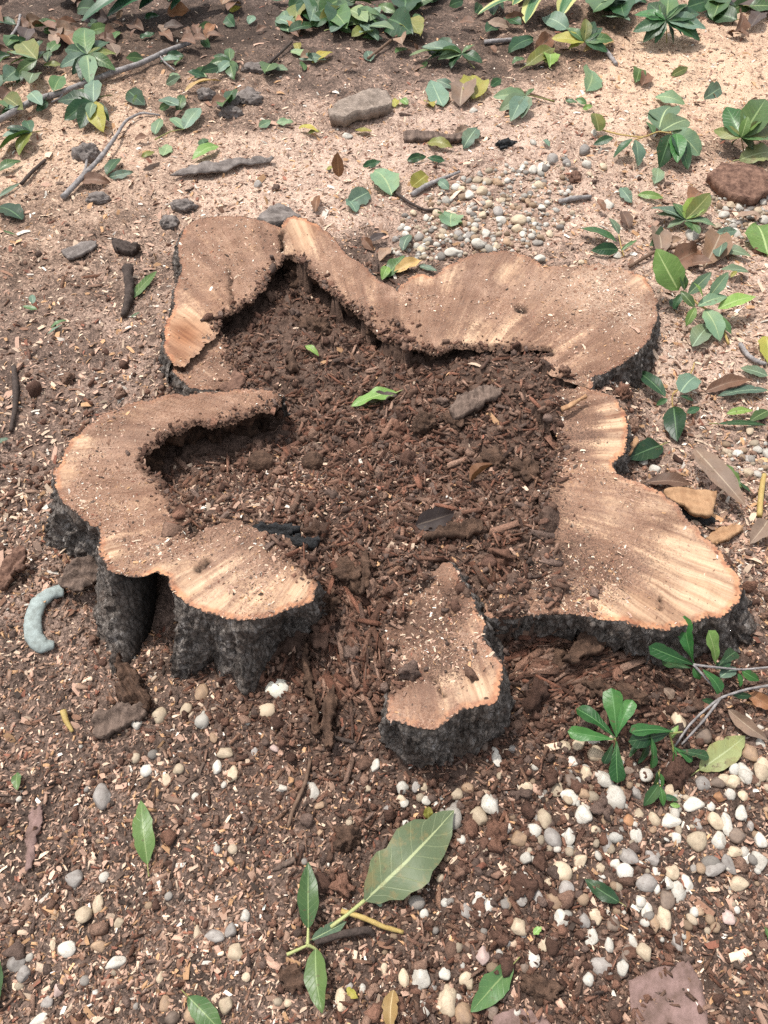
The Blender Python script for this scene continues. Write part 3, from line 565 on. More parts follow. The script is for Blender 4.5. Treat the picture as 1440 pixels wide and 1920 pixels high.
def colours(n, probs, jit=.22):
    p = np.array(probs, float); c = PAL[rng.choice(len(PAL), n, p=p / p.sum())] * (1 + rng.normal(0, jit, (n, 1)))
    return np.clip(np.column_stack([c, np.ones(n)]), .006, .95)
def merge(name, V, F, pos, scale, tilt, col, mat, wob=.25, smooth=False, kind='stuff', cat=None, label=None):
    """many small copies of V, F: one mesh"""
    n = len(pos); m = len(V)
    R = rotmats(n, tilt)
    W = V[None] * (1 + rng.normal(0, wob, (n, m, 1))) * scale[:, None, :]
    W = np.einsum('nij,nmj->nmi', R, W) + pos[:, None, :]
    FF = (F[None] + (np.arange(n) * m)[:, None, None]).reshape(-1, F.shape[1])
    me = mesh_np(name, W.reshape(-1, 3), FF, {'col': np.repeat(col, m, 0)}, mat, smooth)
    return tag(link(name, me), label, cat, None, kind)
CHIP_V = np.array([(-1,-.45,0),(0,-.6,.35),(1,-.4,0),(1,.45,.05),(0,.55,.4),(-1,.4,.05)], float); CHIP_F = np.array([(0,1,4),(0,4,5),(1,2,3),(1,3,4)])
BOX_V = np.array([(-1,-.6,-1),(1,-.45,-1),(.95,.5,-1),(-.9,.6,-1),(-1,-.5,1),(.9,-.6,1),(1,.55,1),(-1,.5,1)], float)
BOX_F = np.array([(4,5,6),(4,6,7),(0,1,5),(0,5,4),(1,2,6),(1,6,5),(2,3,7),(2,7,6),(3,0,4),(3,4,7)])
def ico(sub):
    import bmesh
    b = bmesh.new(); bmesh.ops.create_icosphere(b, subdivisions=sub, radius=1); V = np.array([v.co[:] for v in b.verts]); F = np.array([[v.index for v in f.verts] for f in b.faces]); b.free(); return V, F
I0, I1, I2, I3 = ico(1), ico(2), ico(3), ico(4)

# chips near the viewer: chunky
x, y = fan(120000, .80, -.05); s_ = sawm(x, y); r_ = rotm(x, y); keep = rng.random(len(x)) < (.12 + 1.15 * s_) * (1 - .5 * r_) + .055
x, y = x[keep], y[keep]; z, on = top_z(x, y); k = ~on | BUR; x, y, z = x[k], y[k], z[k]; hb = len(x) * 2 // 5
for nm_, sl, VV_, FF_, lo_, hi_ in (('coarse_wood_chips', slice(0, hb), BOX_V, BOX_F, .3, .85), ('wood_flakes', slice(hb, None), CHIP_V, CHIP_F, .4, 1.0)):
    n = len(x[sl]); L = rng.lognormal(math.log(.0029), .5, n)
    merge(nm_, VV_, FF_, np.column_stack([x[sl], y[sl], z[sl] + .0012]), np.column_stack([L, L * rng.uniform(lo_, hi_, n), L * (rng.uniform(.08, .25, n) if sl.start == 0 else rng.uniform(.2, .6, n))]), .38,
      colours(n, [.14,.26,.10,.26,.08,.09,.03,.32,.17]), M['chips'], .22, label='pale and reddish wood chips strewn over the dark soil around the stump')
# far shavings
x, y = fan(90000, .1, -.70); s_ = sawm(x, y); r_ = rotm(x, y); keep = rng.random(len(x)) < (.05 + 1.0 * s_) * (1 - .8 * r_)
x, y = x[keep], y[keep]; z, on = top_z(x, y); k = ~on; x, y, z = x[k], y[k], z[k]; n = len(x)
L = rng.lognormal(math.log(.0048), .5, n); s_ = sawm(x, y)
cl = colours(n, [.30,.30,.14,.08,.05,.02,.07,.2,.03]); lo = rng.random(n) > s_ + .35; cl[lo] = colours(int(lo.sum()), [.1,.15,.1,.3,.1,.2,.03,.2,.3])
merge('sawdust_shavings', CHIP_V, CHIP_F, np.column_stack([x, y, z + .001]), np.column_stack([L, L * rng.uniform(.3, .8, n), L * .5]), .4, cl, M['chips'], .15,
      label='pinkish sawdust and fine shavings blown over the ground behind the stump')
# fine dust and splinters on the cut faces
x, y = fan(230000, .5, -.45, .5); z, on = top_z(x, y); x, y, z = x[on], y[on], z[on]
u_, v_ = pix(x, y, z); d_ = fbm(x * 14, y * 14, 0, 3, 60) * .9 + .30 - blob(u_, v_, CLEAN) * .8 + blob(u_, v_, PALE) * .9
k = rng.random(len(x)) < np.clip(d_, .04, 1); x, y, z = x[k], y[k], z[k]; n = len(x)
L = rng.lognormal(math.log(.0016), .55, n)
cl = colours(n, [.32,.34,.14,.14,.06,.07,.07,.24,.14]); pk = rng.random(n) < blob(u_[k], v_[k], PALE) * .8; cl[pk] = colours(int(pk.sum()), [.6,.25,.1,0,0,0,.1,.1,0])
o = merge('dust_on_cut', CHIP_V, CHIP_F, np.column_stack([x, y, z + .0006]), np.column_stack([L, L * rng.uniform(.35, .9, n), L * .5]), .35, cl, M['chips'], .15,
      label='fine saw dust and tiny splinters lying on the sawn faces of the stump')

# crumbling humus clods
CL = np.array([(.15,.082,.058),(.20,.118,.084),(.11,.06,.043),(.26,.16,.115),(.155,.105,.084),(.225,.118,.08)])
def clods(name, num, base, r0, sig, thr, label, k0=.8, k1=-.45, nzs=.3, pw=1.15):
    x, y = fan(num, k0, k1, .55); r = rotm(x, y) * pw - .12 + .35 * vnoise(x * 12, y * 12, 0, 77)
    keep = rng.random(num) < np.clip(r, thr, 1); x, y = x[keep], y[keep]; z, on = top_z(x, y)
    u_, v_ = pix(x, y, z); near = np.zeros(len(x))
    for q in [(930,1060,60),(1000,1010,45),(1000,930,35),(1050,1100,50),(760,1120,40),(560,1020,35),(1010,730,45),(1060,730,30),(760,640,30),(980,1130,40),(800,1150,55),(850,1120,40),(1000,1100,60)]:
        near = np.maximum(near, np.exp(-((u_ - q[0]) ** 2 + (v_ - q[1]) ** 2) / (2 * q[2] ** 2)))
    k = ~on | BUR | (rng.random(len(x)) < near * .25); x, y, z = x[k], y[k], z[k]; n = len(x)
    L = rng.lognormal(math.log(r0), sig, n); V, F = base; m = len(V)
    off = rng.uniform(-50, 50, (n, 1, 3)); Q = V[None] * 1.7 + off
    d = 1 + nzs * 1.6 * vnoise(Q[..., 0], Q[..., 1], Q[..., 2], 5) + nzs * 1.3 * vnoise(Q[..., 0] * 2.3, Q[..., 1] * 2.3, Q[..., 2] * 2.3, 6) + nzs * .9 * vnoise(Q[..., 0] * 5, Q[..., 1] * 5, Q[..., 2] * 5, 7)
    W = V[None] * d[..., None] * (L[:, None] * rng.uniform(.65, 1.25, (n, 3)))[:, None, :]
    W = np.einsum('nij,nmj->nmi', rotmats(n, 1.0), W) + np.column_stack([x, y, z + L * .25])[:, None, :]
    c = CL[rng.integers(0, len(CL), n)] * (1 + rng.normal(0, .2, (n, 1))); c = np.clip(np.column_stack([c, np.ones(n)]), .005, 1)
    me = mesh_np(name, W.reshape(-1, 3), (F[None] + (np.arange(n) * m)[:, None, None]).reshape(-1, 3), {'col': np.repeat(c, m, 0)}, M['clods'], False)
    return tag(link(name, me), label, None, None, 'stuff')
clods('humus_crumbs', 56000, I0, .0027, .45, .06, 'small dark crumbs of rotted wood and soil')
clods('humus_clods', 7000, I1, .0052, .4, .0, 'dark brown clods of rotted wood in the hollow of the stump')
clods('humus_lumps', 650, I2, .0105, .35, .0, 'big crumbling lumps of rotted heartwood in the hollow', .5, -.3, .40, .85)
rp = np.concatenate([q[1][q[3] == 'i'] for q in LOBES]); rp = rp[rng.integers(0, len(rp), 3600)] + rng.normal(0, .015, (3600, 2)); z, on = top_z(rp[:, 0], rp[:, 1]); n = len(rp); L = rng.lognormal(math.log(.0022), .6, n)
cc = CL[rng.integers(0, len(CL), n)] * rng.uniform(.6, 1.5, (n, 1)); merge('rim_crumbs', BOX_V, BOX_F, np.column_stack([rp, z + L * .25]), np.column_stack([L, L * rng.uniform(.4, 1, n), L * rng.uniform(.3, .8, n)]), .9, np.column_stack([cc, np.ones(n)]), M['clods'], .25,
      label='crumbs of rot and splinters along the ragged inner rims of the stump')
# splinters and bark crumbs
x, y = fan(34000, .8, -.6, .58); r = rotm(x, y); keep = rng.random(len(x)) < np.where(y > 1.75, .012, .04) + .85 * np.clip(r - .15, 0, 1); x, y = x[keep], y[keep]; z, on = top_z(x, y); k = ~on | BUR; x, y, z = x[k], y[k], z[k]; n = len(x)
L = np.minimum(rng.lognormal(math.log(.0078), .55, n), np.where(y < .75, .013, .024)); cc = np.concatenate([CL, [(.17,.085,.055),(.21,.12,.08),(.14,.065,.042)]])[rng.integers(0, len(CL) + 3, n)] * rng.uniform(.6, 1.6, (n, 1)); cc = np.column_stack([cc, np.ones(n)])
merge('rotten_splinters', BOX_V, BOX_F, np.column_stack([x, y, z + .003]), np.column_stack([L, L * rng.uniform(.12, .5, n), L * rng.uniform(.06, .2, n)]), .4, cc, M['clods'], .18,
      label='dark splinters and flakes of rotted wood and bark')

# fibrous strips of rotted wood, lying as the grain fell: matted in the hollow, hanging down the breach between the near lobes
def strips(name, label, cu, cv, su, sv, num, yaw0, yaws, lr, thr=0):
    U = rng.normal(cu, su, num); W_ = rng.normal(cv, sv, num); P0 = at(U, W_, .05); z, on = top_z(P0[:, 0], P0[:, 1]); k = ~on | BUR; P0, z = P0[k], z[k]; n = len(z)
    L = np.clip(rng.lognormal(math.log(lr), .45, n), .004, .03); an = rng.normal(yaw0, yaws, n); R = np.zeros((n, 3, 3)); R[:, 0, 0] = np.cos(an); R[:, 1, 1] = np.cos(an); R[:, 0, 1] = -np.sin(an); R[:, 1, 0] = np.sin(an); R[:, 2, 2] = 1
    R = R @ rotmats(n, .22)[:, :, :] if yaws > 1 else R; m = 8; S_ = np.column_stack([L, L * rng.uniform(.12, .45, n), L * rng.uniform(.05, .14, n) + .0008])
    sl = np.stack([(ground_z(P0[:, 0] + L * np.cos(an), P0[:, 1] + L * np.sin(an), False) - ground_z(P0[:, 0] - L * np.cos(an), P0[:, 1] - L * np.sin(an), False)) / (2 * L)], -1)
    V = BOX_V[None] * (1 + rng.normal(0, .2, (n, m, 1))) * S_[:, None, :]; W = np.einsum('nij,nmj->nmi', R, V); W[..., 2] += np.clip(sl, -1, 1) * BOX_V[None, :, 0] * L[:, None]
    W += np.column_stack([P0[:, :2], z + .003 + S_[:, 2]])[:, None, :]
    cc = np.array([(.19,.10,.068),(.26,.145,.10),(.14,.072,.05),(.33,.205,.15),(.11,.066,.05),(.23,.105,.068)])[rng.integers(0, 6, n)] * rng.uniform(.6, 1.3, (n, 1))
    me = mesh_np(name, W.reshape(-1, 3), (BOX_F[None] + (np.arange(n) * m)[:, None, None]).reshape(-1, 3), {'col': np.repeat(np.column_stack([cc, np.ones(n)]), m, 0)}, M['clods'], False); tag(link(name, me), label, None, None, 'stuff')
strips('fibrous_rot', 'matted flakes of red brown rotted wood in the hollow of the stump', 720, 880, 150, 130, 2600, 0, 3, .0075)
strips('hanging_rot', 'stringy strips of rot hanging down the breach between the near lobes', 645, 1200, 48, 80, 420, math.radians(-75), .5, .010)
strips('notch_rot', 'layered flakes of rot heaped in the notch beside the front lobe', 1060, 1235, 75, 38, 420, math.radians(15), .35, .011)

# ------------------------------------------------------------------ shapes for single things
def tube(pts, rad, ns=7, nz=.0, seed=0):
    """a tube along pts (Vectors) with the radius at each point; a closed grid"""
    P = np.array([tuple(p) for p in pts], float); t = np.linspace(0, 1, len(P)); n = max(8, len(P) * 5); tt = np.linspace(0, 1, n)
    Q = np.column_stack([np.interp(tt, t, P[:, i]) for i in range(3)])
    for _ in range(2): Q[1:-1] = (Q[:-2] + 2 * Q[1:-1] + Q[2:]) / 4
    r = np.interp(tt, np.linspace(0, 1, len(rad)), rad); T = np.gradient(Q, axis=0); T /= np.linalg.norm(T, axis=1)[:, None] + 1e-12
    up = np.array([0, 0, 1.0]) if abs(T[0, 2]) < .8 else np.array([1.0, 0, 0]); A = np.cross(T, up); A /= np.linalg.norm(A, axis=1)[:, None] + 1e-12; B = np.cross(A, T)
    an = np.arange(ns) * 2 * math.pi / ns
    V = Q[:, None] + (np.cos(an)[None, :, None] * A[:, None] + np.sin(an)[None, :, None] * B[:, None]) * r[:, None, None] * (1 + nz * rng.normal(0, 1, (n, ns, 1)))
    V = np.concatenate([V.reshape(-1, 3), Q[:1], Q[-1:]]); F = [tuple(f) for f in gridfaces(n, ns, True)]
    tri = [(a, b, c) for a, b, c, d in F] + [(a, c, d) for a, b, c, d in F]; k = n * ns
    tri += [(k, (i + 1) % ns, i) for i in range(ns)] + [(k + 1, (n - 1) * ns + i, (n - 1) * ns + (i + 1) % ns) for i in range(ns)]
    return V, np.array(tri)
def tube_obj(name, pts, rad, mat, parent=None, ns=7, nz=0., origin=None):
    V, F = tube(pts, rad, ns, nz); o0 = np.array(origin if origin is not None else (parent.location if parent else pts[0]))
    return link(name, mesh_np(name, V - o0, F, None, mat), parent, None if parent else o0)
def upoints(px, lift=0.): return [gat(p[0], p[1], lift if len(p) < 3 else p[2]) for p in px]
def ppm(u, v): p = gat(u, v); return FPX / depth(p.x, p.y, p.z)          # photograph pixels per metre there
def slab(name, label, cat, px, thick, mat, lift=.0, dome=.006, rough=.004, tilt=(0, 0), sp=.008, group=None, bumpf=30, dense=1.0):
    """an irregular flat piece whose outline is given in the photograph, with real thickness"""
    c = np.mean(px, 0); g = gat(c[0], c[1]); zt = g.z + thick + lift
    ext = (max(p[0] for p in px) - min(p[0] for p in px)) * depth(g.x, g.y, g.z) / FPX; sp = min(sp, max(.0026, ext * .038))
    P = at([p[0] for p in px], [p[1] for p in px], zt)[:, :2]; N = len(P)
    area = np.sum(P[:, 0] * np.roll(P[:, 1], -1) - np.roll(P[:, 0], -1) * P[:, 1])
    if area < 0: P = P[::-1]
    out = []
    for i in range(N):
        a, b = P[i], P[(i + 1) % N]; m = max(2, int(np.linalg.norm(b - a) / sp))
        for j in range(m): out.append(a + (b - a) * j / m)
    Q = np.array(out); sd_ = int(abs(c[0] * 7 + c[1])) % 900
    pc = Q - Q.mean(0); ew, ev = np.linalg.eigh(pc.T @ pc); ax = ev[:, 1]; ay = ev[:, 0]
    Q += rough * np.stack([vnoise(Q[:, 0] * 60, Q[:, 1] * 60, 0, sd_), vnoise(Q[:, 0] * 60, Q[:, 1] * 60, 9, sd_)], -1) + rough * .5 * np.stack([vnoise(Q[:, 0] * 190, Q[:, 1] * 190, 3, sd_), vnoise(Q[:, 0] * 190, Q[:, 1] * 190, 6, sd_)], -1) + rough * .25 * rng.normal(0, 1, Q.shape)
    x0, y0 = Q.min(0); x1, y1 = Q.max(0); gx, gy = np.meshgrid(np.arange(x0, x1, sp), np.arange(y0, y1, sp)); gx, gy = gx.ravel(), gy.ravel()
    dm = np.full(gx.shape, 9.); 
    for q in Q: dm = np.minimum(dm, (gx - q[0]) ** 2 + (gy - q[1]) ** 2)
    k = inpoly(gx, gy, Q) & (dm > (sp * .6) ** 2); n = len(Q)
    r = delaunay_2d_cdt([Vector(q) for q in Q] + [Vector(q) for q in zip(gx[k], gy[k])], [], [list(range(n))], 1, 1e-6)
    V = np.array([(v.x, v.y) for v in r[0]]); F = np.array([f for f in r[2] if len(f) == 3])
    a = V[F[:, 1]] - V[F[:, 0]]; b = V[F[:, 2]] - V[F[:, 0]]; fl = (a[:, 0] * b[:, 1] - a[:, 1] * b[:, 0]) < 0; F[fl] = F[fl][:, ::-1]
    dd = np.full(len(V), 9.)
    for q in Q: dd = np.minimum(dd, (V[:, 0] - q[0]) ** 2 + (V[:, 1] - q[1]) ** 2)
    dd = np.sqrt(dd); mx = dd.max() + 1e-6; ctr = Q.mean(0)
    Z = zt + dome * .5 * np.minimum(1, 2 * dd / mx) + rough * 1.0 * vnoise(V[:, 0] * bumpf, V[:, 1] * bumpf, 0, sd_) + rough * 1.5 * (.5 - np.abs(vnoise((V @ ax) * 14, (V @ ay) * 95, 0, sd_))) + rough * .9 * vnoise((V @ ax) * 60, (V @ ay) * 220, 0, sd_) + rough * 1.1 * np.sign(vnoise((V @ ax) * 22, (V @ ay) * 55, 4, sd_)) * .5 + tilt[0] * (V[:, 0] - ctr[0]) + tilt[1] * (V[:, 1] - ctr[1])
    m = len(V); Vt = np.column_stack([V, Z]); zb = np.minimum(Z - thick * 1.0, Z - .004)
    Vb = np.column_stack([ctr + (V - ctr) * .97, zb]); FF = [F, F[:, ::-1] + m]
    rim = np.arange(n); FF.append(np.column_stack([rim, rim + m, (rim + 1) % n])); FF.append(np.column_stack([(rim + 1) % n, rim + m, (rim + 1) % n + m]))
    o0 = np.array([ctr[0], ctr[1], g.z])
    o = link(name, mesh_np(name, np.concatenate([Vt, Vb]) - o0, np.concatenate(FF), None, mat, False), None, o0)
    return tag(o, label, cat, group)
def lump(name, label, cat, u, v, wpx, hpx, mat, flat=.75, nzs=.25, yaw=0., sink=.3, sub=I3, group=None, fr=1.6):
    p = gat(u, v); k = FPX / depth(p.x, p.y, p.z); a = wpx / k / 2; b = hpx / k / 2 * 1.1; c = min(a, b) * flat
    V, F = sub; off = rng.uniform(-40, 40, 3); Q = V * fr + off
    d = 1 + nzs * vnoise(Q[:, 0], Q[:, 1], Q[:, 2], 1) + nzs * .6 * vnoise(Q[:, 0] * 2.2, Q[:, 1] * 2.2, Q[:, 2] * 2.2, 2) + nzs * .5 * vnoise(Q[:, 0] * 5, Q[:, 1] * 5, Q[:, 2] * 5, 3) + nzs * .4 * vnoise(Q[:, 0] * 11, Q[:, 1] * 11, Q[:, 2] * 11, 3)
    W = V * d[:, None] * np.array([a, b, c]); cy, sy = math.cos(yaw), math.sin(yaw); W = W @ np.array([[cy, -sy, 0], [sy, cy, 0], [0, 0, 1]]).T
    o = link(name, mesh_np(name, W, F, None, mat, nzs < .3), None, (p.x, p.y, p.z + c * (1 - 2 * sink) * .8))
    return tag(o, label, cat, group)
def leaf_mesh(name, base, tip, wr, mat, roll=0., fold=.18, curl=.06, wav=.03, shape='e', bite=0., side0=None, ns=14, nt=7, up=None):
    a = np.array(tip, float) - np.array(base, float); L = np.linalg.norm(a); a /= L
    upv = np.array(up if up is not None else (0, 0, 1.0)); sd = np.cross(a, upv); sd /= np.linalg.norm(sd) + 1e-9; nm = np.cross(sd, a)
    c, s_ = math.cos(roll), math.sin(roll); sd, nm = sd * c + nm * s_, nm * c - sd * s_
    s = np.linspace(0, 1, ns)[:, None]; t = np.linspace(-1, 1, nt)[None, :]
    if shape == 'e': pr = np.sin(math.pi * s ** .92) ** .78 * (1 - .16 * s)
    elif shape == 'o': pr = (s ** 1.05) * np.sqrt(np.clip(1 - s ** 5, 0, 1)) * 1.06 + .06 * (1 - s)
    else: pr = np.sin(math.pi * np.clip(s * .97 + .03, 0, 1)) ** .5                       # round
    ph = rng.uniform(0, 6, 4); W = wr * L / 2
    edge = 1 + .05 * np.sin(s * 19 + ph[0] + np.sign(t)) + .03 * np.sin(s * 41 + ph[1])
    if bite: edge = edge - bite * np.clip(np.sin(s * 16 + ph[2] + 2 * np.sign(t)) * 2.2 - 1.1, 0, 1) * (np.abs(t) > .3)
    bend = .10 * np.sin(s * math.pi) * rng.uniform(-1, 1)
    P = s[..., None] * a * L + (t * pr * W * edge + bend * W)[..., None] * sd
    hgt = np.abs(t) * fold * pr * W + curl * L * (np.sin(s * math.pi) ) + wav * W * np.sin(s * 13 + ph[3]) * np.abs(t) ** 1.5 * np.sign(t) + wav * W * .8 * np.sin(s * 7 + ph[1]) * t
    P = P + hgt[..., None] * nm
    uv = np.stack([s + 0 * t, t + 0 * s], -1).reshape(-1, 2)
    return mesh_np(name, P.reshape(-1, 3), gridfaces(ns, nt), None, mat, True, uv), L
CODE = {'D': ('leaf_dark', 'dark green'), 'X': ('leaf_gloss', 'glossy deep green'), 'N': ('leaf_green', 'mid green'), 'A': ('leaf_pale', 'pale green'), 'E': ('leaf_teal', 'bluish green'), 'R': ('leaf_bright', 'bright green'),
 'Y': ('leaf_yellow', 'yellowing'), 'O': ('leaf_olive', 'olive green'), 'Q': ('leaf_mottled', 'blotched green'), 'B': ('leaf_brown', 'dry brown'), 'U': ('leaf_rust', 'rust brown'), 'S': ('leaf_taupe', 'greyish brown'),
 'K': ('leaf_deadgrey', 'blackened'), 'L': ('leaf_tan', 'dry tan')}
ANCH = [(60,40,'in dead litter beyond the grey branch'),(190,40,'under the long strap leaves'),(110,130,'next to the long grey branch'),(230,110,'along the far end of the grey branch'),(30,260,'on sawdust below the grey branch tip'),
 (20,390,'on damp soil below the bent grey twig'),(220,240,'beside the top of the bent grey twig'),(230,330,'by the middle of the bent grey twig'),(350,230,'on sawdust between bent twig and stone block'),(400,140,'on sawdust above the thin bark slabs'),
 (400,290,'next to the long dark bark strip'),(330,50,'in the litter below the strap leaves'),(420,60,'in reddish dead leaves beyond the clearing'),(540,230,'on sawdust short of the stone block'),(560,110,'on dark soil beyond the stone block'),
 (600,50,'in the far heap of green leaves'),(690,40,'in the dense far green heap'),(760,40,'on bare soil beside the far heap'),(720,200,'touching the stone block'),(640,300,'on pink sawdust behind the stump ridge'),
 (720,340,'on pink sawdust behind the stump notch'),(750,480,'in the back notch of the stump'),(840,400,'on the white gravel behind the stump'),(800,300,'by the dark wood scrap behind the stump'),(880,250,'beside the dark wood scrap'),
 (800,150,'on dark soil past the stone block'),(900,170,'under the pale fan of leaves'),(850,100,'on dark soil near the far green heap'),(960,90,'by the grey stick on dark soil'),(1040,60,'beneath the striped strap leaves'),
 (1120,90,'by the yellow leaf on the dark soil'),(1250,70,'beneath the big glossy rosette'),(1380,70,'at the edge of the pale sawdust heap'),(1100,150,'on the rim of the pale sawdust heap'),(1270,160,'on top of the pale sawdust heap'),
 (1190,240,'under the drooping twig on the sawdust'),(1290,280,'next to the pair of dark drooping leaves'),(1400,280,'beneath the upright sprig on the sawdust'),(1240,380,'in the litter by the reddish bark chunk'),(1120,440,'beside gravel behind the wide stump slab'),
 (1310,440,'among brown leaves behind the wide slab'),(1400,470,'by the red and white scrap'),(1280,600,'beside the bright green sprig'),(1400,700,'near the bluish bent twig'),(1250,800,'by the dark five-leaved sprig'),(1400,780,'on shavings near the dark five-leaved sprig'),
 (1200,850,'against the bark of the small side lobe'),(1330,900,'by the long greyish dead leaf'),(1420,970,'beside the charred lump'),(1400,1350,'below the broken twig of glossy leaves'),(1230,1480,'under the glossy seedlings on the white gravel'),(1130,1660,'in the middle of the white gravel'),
 (920,1850,'at the near edge of the white gravel'),(1000,1750,'on dark soil near the pink paver'),(740,1880,'on soil edging the near gravel'),(600,1700,'on the dark soil before the front lobe'),(280,1560,'alone on the chip-covered soil before the stump'),(395,1900,'at the near edge of the chip-covered soil'),
 (30,1465,'on chips near the dark bark block'),(700,740,'inside the hollow of the stump'),(585,655,'on rubble below the stump ridge'),(900,890,'standing in the rubble of the hollow'),(80,600,'on damp soil by the black stick'),(270,530,'leaning by the black stick'),(5,1830,'at the near corner of the chip-covered soil'),(1435,1720,'beside the pink paver')]
def phrase(u, v): return min(ANCH, key=lambda a: (a[0] - u) ** 2 + ((a[1] - v) * 1.5) ** 2)[2]
USED = {}
def leaf_label(code, u, v, bu, bv, tu, tv, Lpx):
    sz = 'tiny' if Lpx < 32 else 'small' if Lpx < 55 else 'medium' if Lpx < 90 else 'long'
    lab = f"{sz} {CODE[code][1]} leaf {phrase(u, v)}"
    for extra in ('', ', tip away from the stump', ', rolled onto its edge', ', half covered by others'):
        pass
    return lab
NLEAF = []
def leaf(bu, bv, tu, tv, wr=.42, code='N', lb=.008, lt=.012, roll=None, shape='e', bite=0., label=None, stalk=None, fold=.18, curl=.05, wav=.05):
    b = gat(bu, bv); t = gat(tu, tv)
    on, f = top_z(np.array([b.x, t.x]), np.array([b.y, t.y])); b.z = max(b.z, on[0]); t.z = max(t.z, on[1])
    b = Vector(at(bu, bv, b.z + lb)); t = Vector(at(tu, tv, t.z + lt))
    if roll is None: roll = rng.normal(0, .22)
    me, L = leaf_mesh('fallen_leaf', b, t, wr * (1.12 if bv < 500 else 1), M[CODE[code][0]], roll, fold, curl, wav, shape, bite, up=(rng.normal(0, .15), -.42 if bv < 560 else -.15, 1))
    o = link('fallen_leaf', me, None, b); Lpx = math.hypot(tu - bu, tv - bv)
    lab = label or leaf_label(code, (bu + tu) / 2, (bv + tv) / 2, bu, bv, tu, tv, Lpx)
    tag(o, lab, 'leaf', 'leaves fallen around the stump'); USED.setdefault(lab, []).append(((bv + tv) / 2, o))
    if stalk is None: stalk = Lpx > 60
    if stalk:
        d = (b - t).normalized() * L * .17; d.z = max(d.z, -.004)
        tube_obj('leaf_stalk', [Vector((0, 0, 0)) + (t - b) * .02 + b, b + d * .5 + Vector((0, 0, .002)), b + d], [L * .011, L * .009, L * .012], M['stalk_pale' if code in 'AERYQ' else 'twig_brown' if code in 'BUSKL' else 'stalk'], o, 5, 0, b)
    return o
def sprig(name, label, stems, leaves, stalkmat='stalk', cat='sprig', rad=.0022, group=None, lift=.02):
    """a twig with its leaves; stems: pixel polylines with a height each; leaves: (base u,v,lift, tip u,v,lift, width, code[, shape, roll])"""
    p0 = stems[0][0]; root = bpy.data.objects.new(name, None); COL.objects.link(root); root.location = gat(p0[0], p0[1]); tag(root, label, cat, group)
    o0 = np.array(root.location)
    for st in stems: tube_obj('stem', upoints(st), [rad, rad * .7], M[stalkmat], root, 6, .05)
    for lf in leaves:
        b = gat(lf[0], lf[1], lf[2]); t = gat(lf[3], lf[4], lf[5]); sh = lf[8] if len(lf) > 8 else 'e'; rl = lf[9] if len(lf) > 9 else rng.normal(0, .3)
        me, L = leaf_mesh('leaf', b, t, lf[6] * (1.15 if lf[1] < 500 else 1.32 if sh == 'o' else 1.05), M[CODE[lf[7]][0]], rl, .22, .07, .05, sh, up=(rng.normal(0, .2), -.3 if lf[1] < 560 else -.2, 1))
        link('leaf', me, root, np.array(b) - o0)
    return root
# ------------------------------------------------------------------ pebbles
PEB = []
for i in range(16):
    V, F = I2; off = rng.uniform(-40, 40, 3); Q = V * .9 + off
    d = 1 + .20 * vnoise(Q[:, 0], Q[:, 1], Q[:, 2], 1) + .10 * vnoise(Q[:, 0] * 2.1, Q[:, 1] * 2.1, Q[:, 2] * 2.1, 2) + .03 * vnoise(Q[:, 0] * 5, Q[:, 1] * 5, Q[:, 2] * 5, 2)
    W = V * d[:, None]
    if i % 5 != 1:                                                     # a few with flat broken faces
        for _ in range(5):
            nn = rng.normal(0, 1, 3); nn /= np.linalg.norm(nn); ex = np.maximum(W @ nn - .70, 0); W = W - ex[:, None] * nn * .85
    W[:, 0] *= 1 - (.32 * rng.random()) * W[:, 1]; W += .03 * rng.normal(0, 1, 3) * np.sin(V * 4)
    W /= np.abs(W).max(0)
    PEB.append(mesh_np('pebble', W, F, None, M['W']))
CN = {'W': 'white', 'C': 'cream', 'G': 'grey', 'T': 'tan', 'B': 'brown', 'P': 'pinkish', 'O': 'orange brown'}
PZ = [(1050,1440,'in near gravel by the glossy seedlings'),(1330,1450,'in near gravel by the mottled leaf'),(950,1530,'in the near gravel before the front lobe'),(1150,1560,'in the thick of the near white gravel'),(1350,1600,'in the near gravel farthest from the stump'),
 (1080,1680,'by the dark leaf in near gravel'),(1250,1700,'in the near gravel above the pink paver'),(900,1720,'on soil beside the big blotched leaf'),(820,1850,'by the small near green leaf'),(1130,1810,'bordering the pink paver'),
 (740,1520,'by the tip of the big blotched leaf'),(400,1400,'on chip-covered soil under the tall burnt lobe'),(180,1560,'on chip-covered soil before the stump'),(250,1760,'on chip-covered soil at the near corner'),(450,1760,'on chip-covered soil near the two-leaved twig'),(640,1860,'beside the two-leaved twig'),
 (850,330,'on sawdust behind the stump notch'),(950,330,'on sawdust past the gravel behind the stump'),(800,430,'in gravel filling the back notch'),(930,420,'in gravel against the wide slab'),(1030,330,'at the far tip of back gravel'),(1060,440,'at the outer end of back gravel'),(1390,410,'in the gravel under the reddish bark chunk'),(1400,860,'by the long greyish dead leaf'),(660,210,'by the stone block')]
npeb = 0; TAKEN = []
PCOUNT = {}
